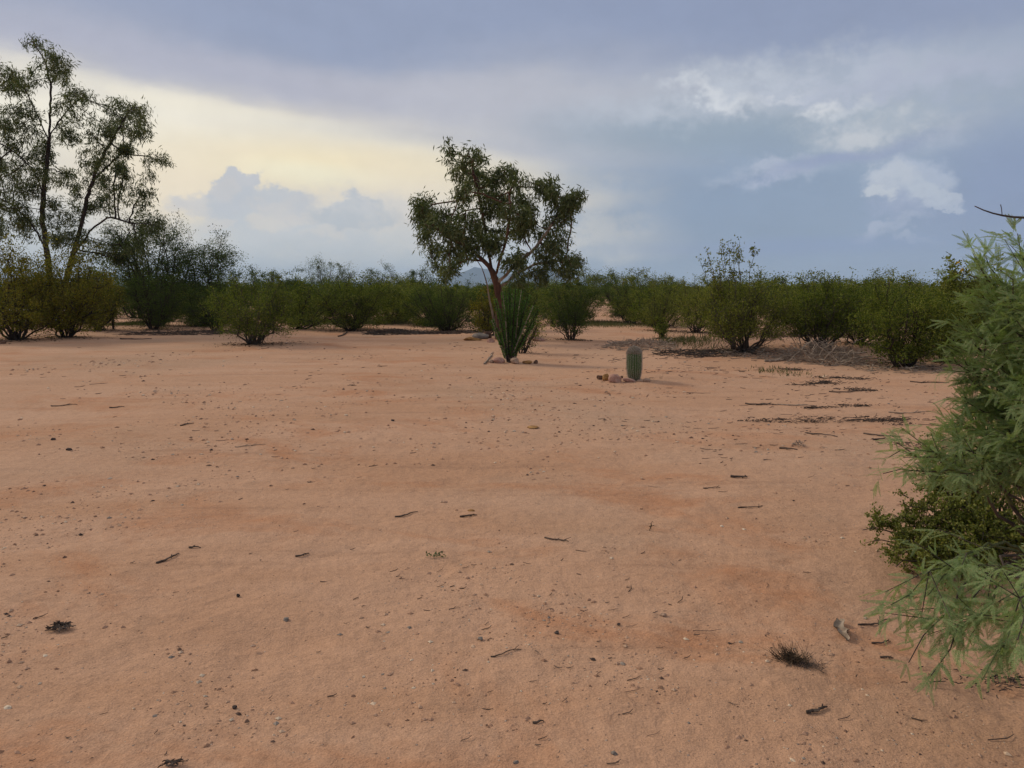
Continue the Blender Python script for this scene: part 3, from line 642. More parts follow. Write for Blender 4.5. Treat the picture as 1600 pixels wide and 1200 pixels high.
# the rows of shrubs behind: copies of four of the bushes above with their parts
def copy_tree(o):
    c = o.copy(); COL.objects.link(c)
    for ch in list(o.children):
        k = ch.copy(); COL.objects.link(k); k.parent = c
    return c
protos = []
for q, lf in enumerate(['creosote', 'creosote_dark', 'olive', 'creosote']):
    b = np.array([-26.0 + 17*q, 40.0 + q, 0]); b[2] = float(height(b[0], b[1]))
    px = 800 + b[0]/b[1]*F; k = F/b[1]
    protos.append(shrub('creosote_bush', '', 'bush', px, 0, px - 1.75*k, px + 1.75*k, 452 - (.58+.12*q)*k, lf, 400+q, nst=9, nleaf=9000, ll=.070, lw=.038, low=.03, base=b))
rg = np.random.default_rng(5); first = {0: 1, 1: 1, 2: 1, 3: 1}; rowlab = 'creosote bush of the dense green rows behind the clearing, one among many alike'
for row, (Y0, n) in enumerate([(29.5, 15), (34, 17), (41, 19), (51, 21), (65, 23), (84, 25)]):
    for i in range(n):
        px = -120 + 1840*(i + rg.uniform(.15, .85))/n; Yd = Y0*rg.uniform(.94, 1.08); X_ = (px-800)/F*Yd
        if row == 0 and (905 < px < 1020 or 190 < px < 235 or 40 < px < 180): continue
        q = int(rg.integers(0, 4)); o = protos[q]
        if first[q]: first[q] = 0
        else: o = copy_tree(o)
        o.location = (X_, Yd, float(height(X_, Yd))); o.rotation_euler = (0, 0, rg.uniform(0, 6.28))
        s = rg.uniform(.72, 1.08)*(1 + (Y0-34)/230)*(1.3 if rg.random() < .12 and row > 1 else 1)*(.93 if row < 2 else 1); o.scale = (s*rg.uniform(1, 1.25), s*rg.uniform(1, 1.25), s*.92)
        tag(o, rowlab, 'bush', 'creosote bushes in the rows behind the clearing')
# far scrub that reads as one mass
rg = np.random.default_rng(6); nb = 1500; Yb = rg.uniform(95, 420, nb); Xb = rg.uniform(-.95, .95, nb)*Yb
P, Dd, Ls = [], [], []
for x, y in zip(Xb, Yb):
    r = rg.uniform(1.2, 2.6); h = rg.uniform(1.4, 2.5)*(1.35 if rg.random() < .1 else 1); n = 46
    u = nrm(rg.normal(size=(n, 3)))*rg.uniform(.5, 1, (n, 1)); u[:, 2] = np.abs(u[:, 2])
    P.append(np.array([x, y, 0]) + u*np.array([r, r, h])); Ls.append(np.full(n, .35+.0018*y))
P = np.concatenate(P); Ls = np.concatenate(Ls)
mk('distant_scrub', [leaves(P, rvec(rg, len(P)), Ls*1.3, Ls*.8, rg)], M['creosote'], kind='stuff')
o = bpy.data.objects['distant_scrub']; tag(o, 'distant low green scrub covering the plain to the horizon', 'scrub')

# ------------------------------------------------------------------ ocotillo
def blade(P, n, ll, lw, rng, spread=1.0, up=.3):
    d = rng.normal(0, spread, (len(P), 3)); d[:, 2] += up
    return leaves(P, d, ll, lw, rng)
ob = gnd(798, 566); rng = np.random.default_rng(21); root = thing('ocotillo', 'leafy green ocotillo fanning up from a ring of stones before the eucalyptus', 'plant', ob)
tips = [(766, 500), (772, 468), (778, 482), (784, 455), (790, 462), (795, 448), (800, 458), (806, 452), (812, 466), (816, 454), (822, 470), (828, 462), (836, 478), (846, 484), (841, 500), (775, 520), (803, 478), (789, 500), (820, 505)]
fol = []
for i, (tx, ty) in enumerate(tips):
    e = at(tx, ty, ob[1] + rng.uniform(-.35, .35)) - ob; e[1] = rng.uniform(-.35, .35)
    e[0] *= .92; c = np.array([e[0]*rng.uniform(.35, .6), e[1]*.5, e[2]*.5]); a = np.array([rng.uniform(-.07, .07), rng.uniform(-.05, .05), -.02])
    P = bez(a, c, e, 12); mk('stem', tube(P, np.linspace(.020, .008, 12), 6), M['bark_dark' if i % 3 else 'deadwood'], root, smooth_=True)
    n = 330; t = rng.uniform(.08, 1, n)**.8; f = t*11; ii = np.minimum(f.astype(int), 10); Q = P[ii] + (P[ii+1]-P[ii])*(f-ii)[:, None]
    ax = nrm(P[ii+1]-P[ii]); s = rvec(rng, n); s = nrm(s - ax*(s*ax).sum(1)[:, None])
    fol.append(leaves(Q + s*.012, s + ax*.5 + rng.normal(0, .2, (n, 3)), .046, .026, rng))
mk('foliage', fol, M['ocotillo'], root, kind='stuff')
shrub('bushy_shrub', 'sparse straggly low shrub leaning out right of the ocotillo base', 'bush', 815, 552, 798, 858, 484, 'olive', 510, nst=8, nleaf=1300, low=.2, ll=.04, lw=.022)

# ------------------------------------------------------------------ barrel cactus
cb = gnd(991, 594); rng = np.random.default_rng(22); root = thing('barrel_cactus', 'ribbed green barrel cactus standing upright on the sand among small rocks', 'cactus', cb)
Hc = at(991, 540, cb[1])[2] - cb[2]; Rc = 11.6*cb[1]/F; K = 20; nu = K*8; nv = 34
t = np.linspace(0, 1, nv); prof = np.where(t < 2, .62 + .38*np.sin(np.clip(t/.50, 0, 1)*PI/2)**.9, 1.0)*np.sqrt(np.clip(1 - np.clip((t-.70)/.3, 0, 1)**2.3, 0, 1))
U = np.arange(nu)*2*PI/nu; ribs = 1 - .17*(1 - np.abs(np.cos(U*K/2))**.8)
lean = np.array([.05, 0])*1.0
VX = (prof[:, None]*ribs[None]*np.cos(U)[None])*Rc + (t*(.004))[:, None] - (t*.012)[:, None]; VY = prof[:, None]*ribs[None]*np.sin(U)[None]*Rc; VZ = np.broadcast_to((t*Hc - .02)[:, None], VX.shape)
V = np.stack([VX, VY, VZ], -1).reshape(-1, 3); i, j = np.meshgrid(np.arange(nv-1), np.arange(nu), indexing='ij')
Fq = np.stack([i*nu+j, i*nu+(j+1) % nu, (i+1)*nu+(j+1) % nu, (i+1)*nu+j], -1).reshape(-1, 4)
mk('body', [(V, Fq)], M['cactus'], root, smooth_=True)
SPp, SPd = [], []
for k in range(K):
    a = 2*PI*k/K
    for tt in np.linspace(.06, .97, 30):
        p = np.interp(tt, t, prof)*Rc; c = np.array([p*math.cos(a) - tt*.008, p*math.sin(a), tt*Hc-.02]); nn_ = 7
        SPp.append(np.repeat(c[None], nn_, 0)); SPd.append(nrm(np.array([math.cos(a), math.sin(a), .25 + 2*max(0, tt-.85)])*.8 + rng.normal(0, .6, (nn_, 3))))
SPp = np.concatenate(SPp); SPd = np.concatenate(SPd)
mk('spines', [segs(SPp, SPp + SPd*.020, .0014, .0006, 3)], M['spine'], root, kind='stuff')
n = 1500; a = rng.uniform(0, 2*PI, n); q = np.sqrt(rng.uniform(0, 1, n)); tt = 1 - .20*q**2.0; pr = np.interp(tt, t, prof)
Q = np.stack([pr*Rc*np.cos(a)-.008, pr*Rc*np.sin(a), tt*Hc-.022], 1)
mk('crown_spines', [segs(Q, Q + nrm(np.stack([np.cos(a)*q, np.sin(a)*q, np.full(n, .8)], 1) + rng.normal(0, .5, (n, 3)))*.026, .0022, .001, 3)], M['spine'], root, kind='stuff')

# ------------------------------------------------------------------ stones
def ico(sub=2):
    p = (1+5**.5)/2; V = np.array([(-1, p, 0), (1, p, 0), (-1, -p, 0), (1, -p, 0), (0, -1, p), (0, 1, p), (0, -1, -p), (0, 1, -p), (p, 0, -1), (p, 0, 1), (-p, 0, -1), (-p, 0, 1)], float)
    Fc = [(0, 11, 5), (0, 5, 1), (0, 1, 7), (0, 7, 10), (0, 10, 11), (1, 5, 9), (5, 11, 4), (11, 10, 2), (10, 7, 6), (7, 1, 8), (3, 9, 4), (3, 4, 2), (3, 2, 6), (3, 6, 8), (3, 8, 9), (4, 9, 5), (2, 4, 11), (6, 2, 10), (8, 6, 7), (9, 8, 1)]
    V = list(map(tuple, nrm(V)))
    for _ in range(sub):
        mid = {}; N = []
        def m_(a, b):
            k = (min(a, b), max(a, b))
            if k not in mid: v = nrm((np.array(V[a])+np.array(V[b]))/2); V.append(tuple(v)); mid[k] = len(V)-1
            return mid[k]
        for a, b, c in Fc:
            x, y, z = m_(a, b), m_(b, c), m_(c, a); N += [(a, x, z), (b, y, x), (c, z, y), (x, y, z)]
        Fc = N
    return np.array(V), np.array(Fc)
ICO2, ICO1, ICO3 = ico(2), ico(1), ico(3)
def rock(name, label, px, py, w, d, h, mat, seed, rz=0, sink=.25, cat='rock', tilt=0, big=True):
    rng = np.random.default_rng(seed); V, Fc = ICO3 if big else ICO2; V = V.copy(); b = gnd(px, py)
    for _ in range(9):                                    # chop with random planes for a broken stone
        n_ = nrm(rng.normal(size=3)); o_ = rng.uniform(.62, .86); s = V @ n_ - o_; V = V - np.maximum(s, 0)[:, None]*n_
    V *= 1 + .04*fbm(V[:, 0]*3+seed, V[:, 1]*3+V[:, 2]*2, seed, 3)[:, None]
    V[:, 0] *= w/2; V[:, 1] *= d/2; V[:, 2] *= h/2
    c, s = math.cos(tilt), math.sin(tilt); x = V[:, 0]*c - V[:, 2]*s; z = V[:, 0]*s + V[:, 2]*c; V[:, 0] = x; V[:, 2] = z
    V[:, 2] += h/2 - sink*h
    o = mk(name, [(V, Fc)], M[mat]); o.location = tuple(b); o.rotation_euler = (0, 0, rz); return tag(o, label, cat)
k = cb[1]/F
rock('rock', 'small dark brown rock at the left end of the cactus stones', 937, 592, 11*k, 9*k, 9*k, 'brown_stone', 1)
rock('rock', 'ochre rock second from left beside the cactus', 947, 594, 12*k, 10*k, 15*k, 'ochre_stone', 2)
rock('rock', 'largest round pinkish rock left of the cactus', 961, 597, 21*k, 15*k, 19*k, 'pink_stone', 3)
rock('rock', 'tiny dark rock between the round pink rock and the slab', 971, 591, 5*k, 5*k, 6*k, 'brown_stone', 4)
rock('rock', 'long flat slab of rock leaning at the foot of the cactus', 982, 597, 24*k, 12*k, 8*k, 'pink_stone', 5, .3, .2, tilt=-.15)
rock('rock', 'small flat rock right of the cactus', 1010, 596, 13*k, 8*k, 8*k, 'tan_stone', 6)
rock('rock', 'half buried grey brown slab in the sand right of the small flat rock', 1000, 596, 12*k, 8*k, 4*k, 'tan_stone', 7)
k = ob[1]/F
rock('rock', 'rounded tan rock left of the ocotillo base', 779, 567, 20*k, 14*k, 12*k, 'pink_stone', 8)
rock('rock', 'pale squared block of rock in front of the ocotillo stems', 804, 568, 14*k, 11*k, 13*k, 'tan_stone', 9)
rock('rock', 'flat brown rock right of the ocotillo', 824, 568, 16*k, 10*k, 7*k, 'ochre_stone', 10)
rock('rock', 'small dark rock at the right end of the ocotillo stones', 837, 568, 8*k, 6*k, 8*k, 'brown_stone', 11)
rock('rock', 'small tan rock at the left end of the ocotillo stones', 768, 567, 10*k, 8*k, 7*k, 'tan_stone', 12)
k = b0[1]/F
rock('rock', 'long reddish rock at the left end of the eucalyptus stone ring', 738, 532, 28*k, 16*k, 8*k, 'ochre_stone', 13)
rock('rock', 'large grey and brown rock left of the eucalyptus trunk', 752, 529, 30*k, 20*k, 13*k, 'grey_stone', 14)
rock('rock', 'pinkish rock close in front of the eucalyptus trunk', 767, 535, 12*k, 8*k, 8*k, 'pink_stone', 15)
rock('rock', 'dark rock between the grey rock and the eucalyptus trunk', 762, 528, 14*k, 12*k, 16*k, 'brown_stone', 16)
rock('rock', 'reddish flat block right of the eucalyptus, behind the ocotillo', 842, 533, 24*k, 14*k, 9*k, 'pink_stone', 17)
rock('rock', 'dark red rock at the left border of the photo under the yellowing bush', 3, 537, 16*k, 10*k, 8*k, 'brown_stone', 18)
PB = [(108, 703, 11, 6, 'black_stone', 'dark stone on the sand at left, larger of a pair'), (83, 687, 8, 5, 'black_stone', 'small dark stone above the larger dark stone at left'),
      (614, 658, 8, 6, 'black_stone', 'small dark stone in mid clearing below the dome shaped bush'), (70, 1026, 12, 5, 'white_stone', 'flat whitish pebble in the lower left'),
      (268, 1029, 12, 8, 'grey_stone', 'grey pebble low left right of the flat whitish one'), (447, 969, 14, 8, 'grey_stone', 'smooth blue grey pebble left of the middle foreground'),
      (367, 1106, 10, 7, 'black_stone', 'black pebble near the lower edge left of centre'), (278, 1103, 13, 7, 'tan_stone', 'tan pebble cluster stone left of the black pebble'),
      (242, 1121, 16, 7, 'grey_stone', 'grey brown lump of stone near the lower left edge'), (12, 1107, 16, 8, 'white_stone', 'pale pebble at the left border near the bottom'),
      (372, 931, 7, 6, 'black_stone', 'tiny black pebble upper left of the blue grey pebble'), (640, 982, 11, 7, 'grey_stone', 'grey stone chip in the centre foreground'),
      (870, 989, 10, 6, 'black_stone', 'black stone chip right of centre in the foreground'), (967, 976, 7, 5, 'black_stone', 'small black pebble right of the black stone chip'),
      (1076, 1132, 9, 7, 'grey_stone', 'blue grey pebble near the bottom, below the dry tuft to its left'), (960, 1178, 12, 8, 'grey_stone', 'dull grey stone close to the bottom border'),
      (806, 1192, 11, 7, 'grey_stone', 'light grey stone touching the bottom border in the middle'), (1128, 823, 8, 4, 'white_stone', 'white pebble on the sand left of the small leafed creosote'),
      (1163, 828, 8, 4, 'white_stone', 'white pebble just right of another white pebble'), (1037, 961, 12, 6, 'tan_stone', 'tan pebble among crumbs right of the centre foreground'),
      (568, 1058, 6, 4, 'white_stone', 'tiny white pebble in the lower middle'), (751, 998, 12, 6, 'grey_stone', 'grey pebble between two foreground twigs'),
      (736, 800, 14, 7, 'ochre_stone', 'brown stone lying just above a short dark stick'), (1306, 1160, 7, 5, 'white_stone', 'small white pebble in the lower right corner area'),
      (832, 668, 26, 5, 'ochre_stone', 'flat reddish clod half sunk in the mid clearing'), (395, 1010, 11, 5, 'tan_stone', 'small tan stone below the blue grey pebble')]
for q, (px, py, w_, h_, mt, lb) in enumerate(PB):
    k = gnd(px, py)[1]/F; rock('pebble', lb, px, py, w_*k, w_*k*.75, max(h_*.9, 3)*k, mt, 60+q, q, .3, 'stone', big=False)

# gravel nobody could count
rg = np.random.default_rng(8); V0 = nrm(np.array([(1, 0, 0), (0, 1, 0), (-1, 0, 0), (0, -1, 0), (0, 0, 1), (0, 0, -1.), ]))
F0 = np.array([(0, 1, 4), (1, 2, 4), (2, 3, 4), (3, 0, 4), (1, 0, 5), (2, 1, 5), (3, 2, 5), (0, 3, 5)])
n = 80000; r = 1.6*np.exp(rg.uniform(0, 1, n)*math.log(20/1.6)); a = rg.uniform(-40, 40, n)*PI/180; x = r*np.sin(a); y = r*np.cos(a)
dens = fbm(x/1.6, y/1.6, 51, 3) + .8*fbm(x/.28, y/.28, 57, 2); kp = rg.uniform(-.3, 1.3, n) < dens; x, y, r = x[kp], y[kp], r[kp]; n = len(x)
s = np.minimum(.0023*np.exp(rg.exponential(.58, n)), .014)*(.55 + r*.12); A3 = rg.uniform(.6, 1.2, (n, 6, 1)); z = height(x, y)
fd = np.clip(1 - r/22, 0, 1); z = z + fd*(.007*fbm(x/.33, y/.33, 21, 4, .6) + .0035*fbm(x/.07, y/.07, 31, 3, .6)) - fd*np.maximum(0, fbm(x/.45+5, y/.45, 41, 2) - .55)*.03
ca = rg.uniform(0, 6.28, n); W0 = V0[None]*A3*np.array([1.2, .9, .55]); c_, s_ = np.cos(ca)[:, None], np.sin(ca)[:, None]
W = np.stack([W0[..., 0]*c_ - W0[..., 1]*s_, W0[..., 0]*s_ + W0[..., 1]*c_, W0[..., 2]], -1)*s[:, None, None] + np.stack([x, y, z + s*.12], -1)[:, None]
o = mk('gravel', [(W.reshape(-1, 3), (np.arange(n)[:, None, None]*6 + F0[None]).reshape(-1, 3))], M['gravel'], kind='stuff'); tag(o, 'fine loose gravel and grit scattered over the red sand', 'gravel')
def zfine(x, y):
    r = np.hypot(x, y); fd = np.clip(1 - r/22, 0, 1)
    return height(x, y) + fd*(.007*fbm(x/.33, y/.33, 21, 4, .6) + .0035*fbm(x/.07, y/.07, 31, 3, .6)) - fd*np.maximum(0, fbm(x/.45+5, y/.45, 41, 2) - .55)*.03
# small twig litter
n = 2600; r = 2.2*np.exp(rg.uniform(0, 1, n)**.7*math.log(24/2.2)); a = rg.uniform(-38, 38, n)*PI/180; x = r*np.sin(a); y = r*np.cos(a)
kp = rg.uniform(-.3, 1.3, n) < fbm(x/1.6, y/1.6, 61, 3) + .10*np.clip(x, -2, 6); x, y = x[kp], y[kp]
x2 = rg.uniform(1.2, 9, 2200); y2 = rg.uniform(6, 17, 2200); k2 = rg.uniform(0, 1.4, 2200) < .25 + fbm(x2/1.2, y2/.5, 66, 3); x = np.r_[x, x2[k2]]; y = np.r_[y, y2[k2]]; r = np.hypot(x, y); n = len(x)
an = rg.normal(.1, .6, n); ln = (.008 + rg.exponential(.011, n))*(.6+.14*r); P1 = np.stack([x, y, zfine(x, y)+.003], 1)
P2 = P1 + np.stack([np.cos(an)*ln, np.sin(an)*ln, rg.uniform(0, .004, n)], 1); P3 = P2 + np.stack([np.cos(an+.5)*ln*.7, np.sin(an+.5)*ln*.7, rg.uniform(-.002, .006, n)], 1)
rr = rg.uniform(.0010, .0026, n)*(.6+.09*r); o = mk('twig_litter', [segs(P1, P2, rr, rr, 4), segs(P2, P3, rr, rr*.6, 4)], M['darkwood'], kind='stuff')
tag(o, 'tiny dark twig crumbs and leaf litter scattered over the sand', 'litter')

rg = np.random.default_rng(9); LPp = []  # dark leaf litter round the bush bases, also standing in for contact shade
for (nm, lb, ct, px, py, x0, x1, tp, lf, kw) in SH:
    b = gnd(px, py); rr_ = (x1-x0)/2*b[1]/F; n = 420; q = np.abs(rg.normal(0, .5, n)); a = rg.uniform(0, 6.28, n); x = b[0] + ((x0+x1)/2-px)*b[1]/F*q + np.cos(a)*q*rr_; y = b[1] + np.sin(a)*q*rr_*.9
    LPp.append(np.stack([x, y, height(x, y) + .008], 1))
LPp = np.concatenate(LPp); n = len(LPp); dd_ = rg.normal(0, 1, (n, 3)); dd_[:, 2] *= .08
o = mk('leaf_litter_shade', [leaves(LPp, dd_, rg.uniform(.03, .10, n), .022, rg)], M['tuft'], kind='stuff'); tag(o, 'dry brown leaf litter lying under the bushes, dark to add contact shade', 'litter')

# ------------------------------------------------------------------ single twigs and pieces of debris
def twig(name, label, px, py, lpx, ang, mat, seed, th=2.0, forks=1, curve=.3, lift=.004, cat='twig'):
    rng = np.random.default_rng(seed); b = gnd(px, py); k = b[1]/F/ math.cos(PITCH); L_ = lpx*k
    e1 = gnd(px - lpx/2*math.cos(ang), py + lpx/2*math.sin(ang)); e2 = gnd(px + lpx/2*math.cos(ang), py - lpx/2*math.sin(ang))
    n = 9; t = np.linspace(0, 1, n)[:, None]; P = e1 + (e2-e1)*t; sd = nrm(np.cross(e2-e1, [0, 0, 1.])); P = P + sd*np.sin(t*PI*rng.uniform(1, 2))*curve*L_*rng.uniform(.15, .5) + rng.normal(0, .024*L_, (n, 3))
    r0 = th*k*.5; P[:, 2] = zfine(P[:, 0], P[:, 1]) + r0*.8 + lift*np.sin(t[:, 0]*PI) ; parts = tube(P - b, np.linspace(r0, r0*.45, n)*rng.uniform(.85, 1.15, n), 6)
    for f in range(forks):
        q = rng.integers(2, 7); d = nrm((P[q+1]-P[q]) + sd*rng.choice([-1, 1])*rng.uniform(.5, 1)*np.linalg.norm(P[q+1]-P[q])); l = L_*rng.uniform(.15, .35)
        Q = P[q] + d*np.linspace(0, l, 5)[:, None] + rng.normal(0, .008*L_, (5, 3)); Q[:, 2] = zfine(Q[:, 0], Q[:, 1]) + r0*.6 + np.linspace(0, .012, 5)
        parts += tube(Q - b, np.linspace(r0*.6, r0*.3, 5), 5)
    o = mk(name, parts, M[mat], smooth_=True); o.location = tuple(b); return tag(o, label, cat)
TW = [(635, 804, 36, .22, 3.0, 0, 'darkwood', 'straight short stick in mid clearing left of the brown stone'), (733, 808, 26, .05, 4.0, 0, 'darkwood', 'short dark stick just below the brown stone'),
      (264, 873, 40, .35, 4.0, 1, 'darkwood', 'dark knobbly stick at left pointing up to the right'), (304, 856, 18, .0, 3.5, 0, 'darkwood', 'short black twig just right of the knobbly stick'),
      (472, 867, 24, .25, 3.4, 1, 'darkwood', 'small forked twig between the knobbly stick and the centre'), (869, 844, 40, -.18, 2.8, 3, 'darkwood', 'bent forked twig in the centre of the foreground'),
      (790, 1023, 50, .2, 2.6, 1, 'darkwood', 'thin curved twig in the lower middle'), (1276, 1111, 34, .2, 7.0, 1, 'darkwood', 'flat dark bark chip in the lower right'),
      (842, 1128, 17, .04, 4.5, 0, 'darkwood', 'short black chip near the bottom middle'), (1368, 973, 52, .15, 3.0, 3, 'darkwood', 'thin crooked twig right of the grey bark curl'),
      (1378, 1005, 32, .0, 4.0, 1, 'darkwood', 'short dark twig under the feathery branch at right'), (1386, 1029, 20, -.1, 4.0, 1, 'darkwood', 'tiny twig below the short dark twig at right'),
      (1155, 747, 28, -.03, 5.0, 2, 'darkwood', 'low strip of dark twig right of centre'), (1112, 763, 26, -.03, 2.2, 0, 'darkwood', 'thin straight twig left of the low dark strip'),
      (1172, 793, 40, .08, 2.4, 1, 'darkwood', 'thin reddish twig above the two white pebbles'), (392, 697, 50, .08, 1.6, 1, 'deadwood', 'thin pale twig in mid clearing at left'),
      (100, 634, 44, .03, 2.0, 1, 'darkwood', 'long thin twig on the sand at far left'), (183, 637, 22, .05, 2.2, 0, 'darkwood', 'short twig right of the long thin one at far left'),
      (292, 664, 22, .15, 2.6, 1, 'darkwood', 'small twig in the left part of the mid clearing'), (1190, 633, 50, -.06, 3.2, 3, 'darkwood', 'dark stick lying above the long debris line, at its left'),
      (1285, 680, 50, -.12, 2.8, 2, 'darkwood', 'reddish dark stick below the middle of the debris line'), (1378, 681, 56, -.1, 3.0, 2, 'darkwood', 'crooked dark stick below the right end of the debris line'),
      (1375, 686, 24, .1, 3.0, 0, 'darkwood', 'short stick just under the crooked dark stick'), (1245, 634, 60, -.05, 2.2, 2, 'deadwood', 'greyish stick between the dark stick and the twig heap'),
      (1232, 702, 28, -.12, 3.6, 2, 'darkwood', 'small leafy dark twig beside the dry tuft'), (765, 560, 24, .9, 3.0, 0, 'deadwood', 'short stick propped beside the ocotillo stones'),
      (1218, 564, 44, .06, 4.5, 0, 'deadwood', 'pale straight log at the left of the big dead branch pile'), (1420, 645, 60, .0, 2.0, 1, 'deadwood', 'thin grey stick reaching toward the feathery mesquite'),
      (1330, 612, 70, .02, 2.2, 2, 'darkwood', 'dark stick on bare sand above the twig heap'), (1452, 598, 60, -.05, 2.0, 3, 'darkwood', 'thin forked stick below the dark based bush'),
      (213, 530, 50, .0, 2.6, 0, 'darkwood', 'dark strip of wood on the sand in front of the mesquites'), (538, 521, 22, .5, 2.6, 0, 'darkwood', 'short branch sticking up left of the flat brush heap')]
for q, (px, py, l, an, t_, fk, mt, lb) in enumerate(TW): twig('fallen_twig', lb, px, py, l, an, mt, 200+q, t_*.9, fk + q % 2)
# a curl of grey bark
bb = gnd(1315, 988); t = np.linspace(0, 1, 12); ww = np.linspace(-1, 1, 7)
PP = [gnd(1309 + 12*a, 974 + 28*a) for a in t]; Vb = []
for q, p in enumerate(PP):
    wd = .022*math.sin(.4 + 2.4*t[q]); Vb += [p - bb + np.array([w_*wd + .010*math.sin(q*1.3), -w_*wd*.3, .012 + .012*w_*w_ + .008*math.sin(q)]) for w_ in ww]
i, j = np.meshgrid(np.arange(11), np.arange(6), indexing='ij'); Fq = np.stack([i*7+j, i*7+j+1, (i+1)*7+j+1, (i+1)*7+j], -1).reshape(-1, 4)
Vb = np.array(Vb); Vb2 = Vb - [0, 0, .003]; o = mk('bark_curl', [(Vb, Fq), (Vb2, Fq[:, ::-1])], M['deadwood'], smooth_=True); o.location = tuple(bb)
tag(o, 'curled pale grey strip of bark on the sand at lower right', 'bark')

def brush(name, label, px, py, wpx, dpx, hpx, ns, nt_, mat, seed, cat='brush pile', rmax=2.4, lenf=.5, up=.25):
    """a heap of dead branches: big sticks are parts, fine twigs one part"""
    rng = np.random.default_rng(seed); b = gnd(px, py); k = b[1]/F; Wd = wpx*k/2; Dp = dpx; Hh = hpx*k; root = thing(name, label, cat, b)
    wav = cat == 'debris' and wpx > 30; ncn = max(3, int(wpx/12)); cxs = rng.uniform(-1, 1, ncn)*Wd; cys = .10*np.sin(cxs*5 + seed) + rng.normal(0, Dp*.35, ncn); csz = rng.uniform(.02, .13, ncn)
    def pt(z0=0):
        if wav:
            i_ = rng.integers(0, ncn); x_ = cxs[i_] + rng.normal(0, csz[i_]*1.6); y_ = cys[i_] + rng.normal(0, csz[i_]*.45)
            return np.array([x_, y_, float(height(b[0]+x_, b[1]+y_)) - b[2] + abs(rng.normal(0, .35))*Hh*csz[i_]/.13 + .006])
        a = rng.uniform(0, 2*PI); q = rng.uniform(0, 1)**.6; x_ = math.cos(a)*q*Wd; y_ = math.sin(a)*q*Dp
        return np.array([x_, y_, float(height(b[0]+x_, b[1]+y_)) - b[2] + rng.uniform(.0, 1)*Hh*(1-q*q)*.8 + .01])
    for s in range(ns):
        p = pt(); an = rng.normal(0, .7) + (PI if rng.random() < .5 else 0); l = Wd*2*lenf*rng.uniform(.4, 1); d = np.array([math.cos(an), math.sin(an)*.8, rng.normal(0, up)])
        P = p + nrm(d)*np.linspace(-l/2, l/2, 8)[:, None] + np.cumsum(rng.normal(0, l*.022, (8, 3)), 0); P[:, 2] = np.maximum(P[:, 2], height(P[:, 0]+b[0], P[:, 1]+b[1])-b[2]+.006)
        r0 = rmax*k*.5*rng.uniform(.4, 1); parts = tube(P, np.linspace(r0, r0*.4, 8), 5)
        for f in range(2):
            q = rng.integers(2, 7); Q = P[q] + nrm(d + rng.normal(0, .6, 3))*np.linspace(0, l*.3, 4)[:, None]; Q[:, 2] = np.maximum(Q[:, 2], .005 + height(Q[:, 0]+b[0], Q[:, 1]+b[1])-b[2]); parts += tube(Q, np.linspace(r0*.6, r0*.25, 4), 4)
        mk('stick', parts, M[mat], root, smooth_=True)
    A, B = [], []
    for s in range(nt_):
        p = pt(); an = rng.normal(0, .6) + (PI if rng.random() < .5 else 0); d = nrm(np.array([math.cos(an), math.sin(an)*.8, rng.normal(0, up)])); l = Wd*2*lenf*rng.uniform(.12, .4)
        for _ in range(3):
            q = p + d*l/3; q[2] = max(q[2], .004 + float(height(q[0]+b[0], q[1]+b[1])) - b[2]); A.append(p); B.append(q); p = q; d = nrm(d + rng.normal(0, .3, 3))
    mk('twigs', [segs(np.array(A), np.array(B), max(.0028, .5*k), max(.0018, .3*k), 3)], M[mat], root, kind='stuff'); return root
brush('brush_pile', 'big tangled pile of grey dead branches below the spiky topped bush', 1282, 563, 130, .9, 36, 46, 420, 'deadwood', 31, up=.5, rmax=3.2)
brush('brush_pile', 'low heap of grey dry brush behind the barrel cactus', 1000, 541, 108, 1.5, 13, 22, 520, 'deadwood', 32, rmax=2.2, lenf=.3)
brush('brush_pile', 'flat dark heap of brush on the sand left of the eucalyptus', 618, 521, 96, 1.0, 8, 16, 380, 'bark', 33, rmax=2.0, lenf=.35, up=.08)
brush('brush_pile', 'long dark drift of twigs running up to the large wispy bush', 1098, 553, 150, .7, 6, 18, 230, 'bark', 34, rmax=2.0, lenf=.35, up=.08)
brush('brush_pile', 'thin spread of dead twigs under the dark based bush', 1385, 572, 150, 1.3, 6, 20, 200, 'deadwood', 35, rmax=2.0, lenf=.35, up=.1)
brush('brush_pile', 'dead twigs lying around the stems of the large wispy bush', 1180, 552, 130, 1.0, 8, 18, 200, 'deadwood', 36, rmax=2.0, lenf=.35, up=.25)
brush('brush_pile', 'dark ragged litter beneath the mesquites at left', 285, 521, 190, 1.0, 4, 8, 260, 'darkwood', 37, rmax=2.0, lenf=.3, up=.06)
brush('brush_pile', 'dark litter in front of the broad dark bush by the eucalyptus', 700, 521, 110, .8, 4, 6, 260, 'darkwood', 38, rmax=2.0, lenf=.3, up=.06)
DB = [(1172, 659, 42, 'short reddish drift of debris at the left end of the debris line'), (1232, 657, 76, 'middle strip of dark debris in the long debris line'),
      (1345, 656, 130, 'longest strip of dark debris, reaching toward the feathery mesquite'), (1405, 658, 34, 'thick dark knot of debris at the right end of the line'),
      (1287, 638, 46, 'heap of fine dark twigs above the debris line'), (1342, 637, 36, 'small pale dark mixed twig heap right of the fine heap'),
      (1320, 592, 60, 'thin debris patch on the mound slope below the branch pile'), (1232, 577, 34, 'small clump of debris below the pale log'), (1340, 609, 44, 'flat debris patch on bare sand right of the cactus'),
      (1412, 692, 46, 'dark debris beside the feathery mesquite, below the debris line'), (1268, 600, 80, 'faint line of debris crossing the sand beneath the branch pile')]
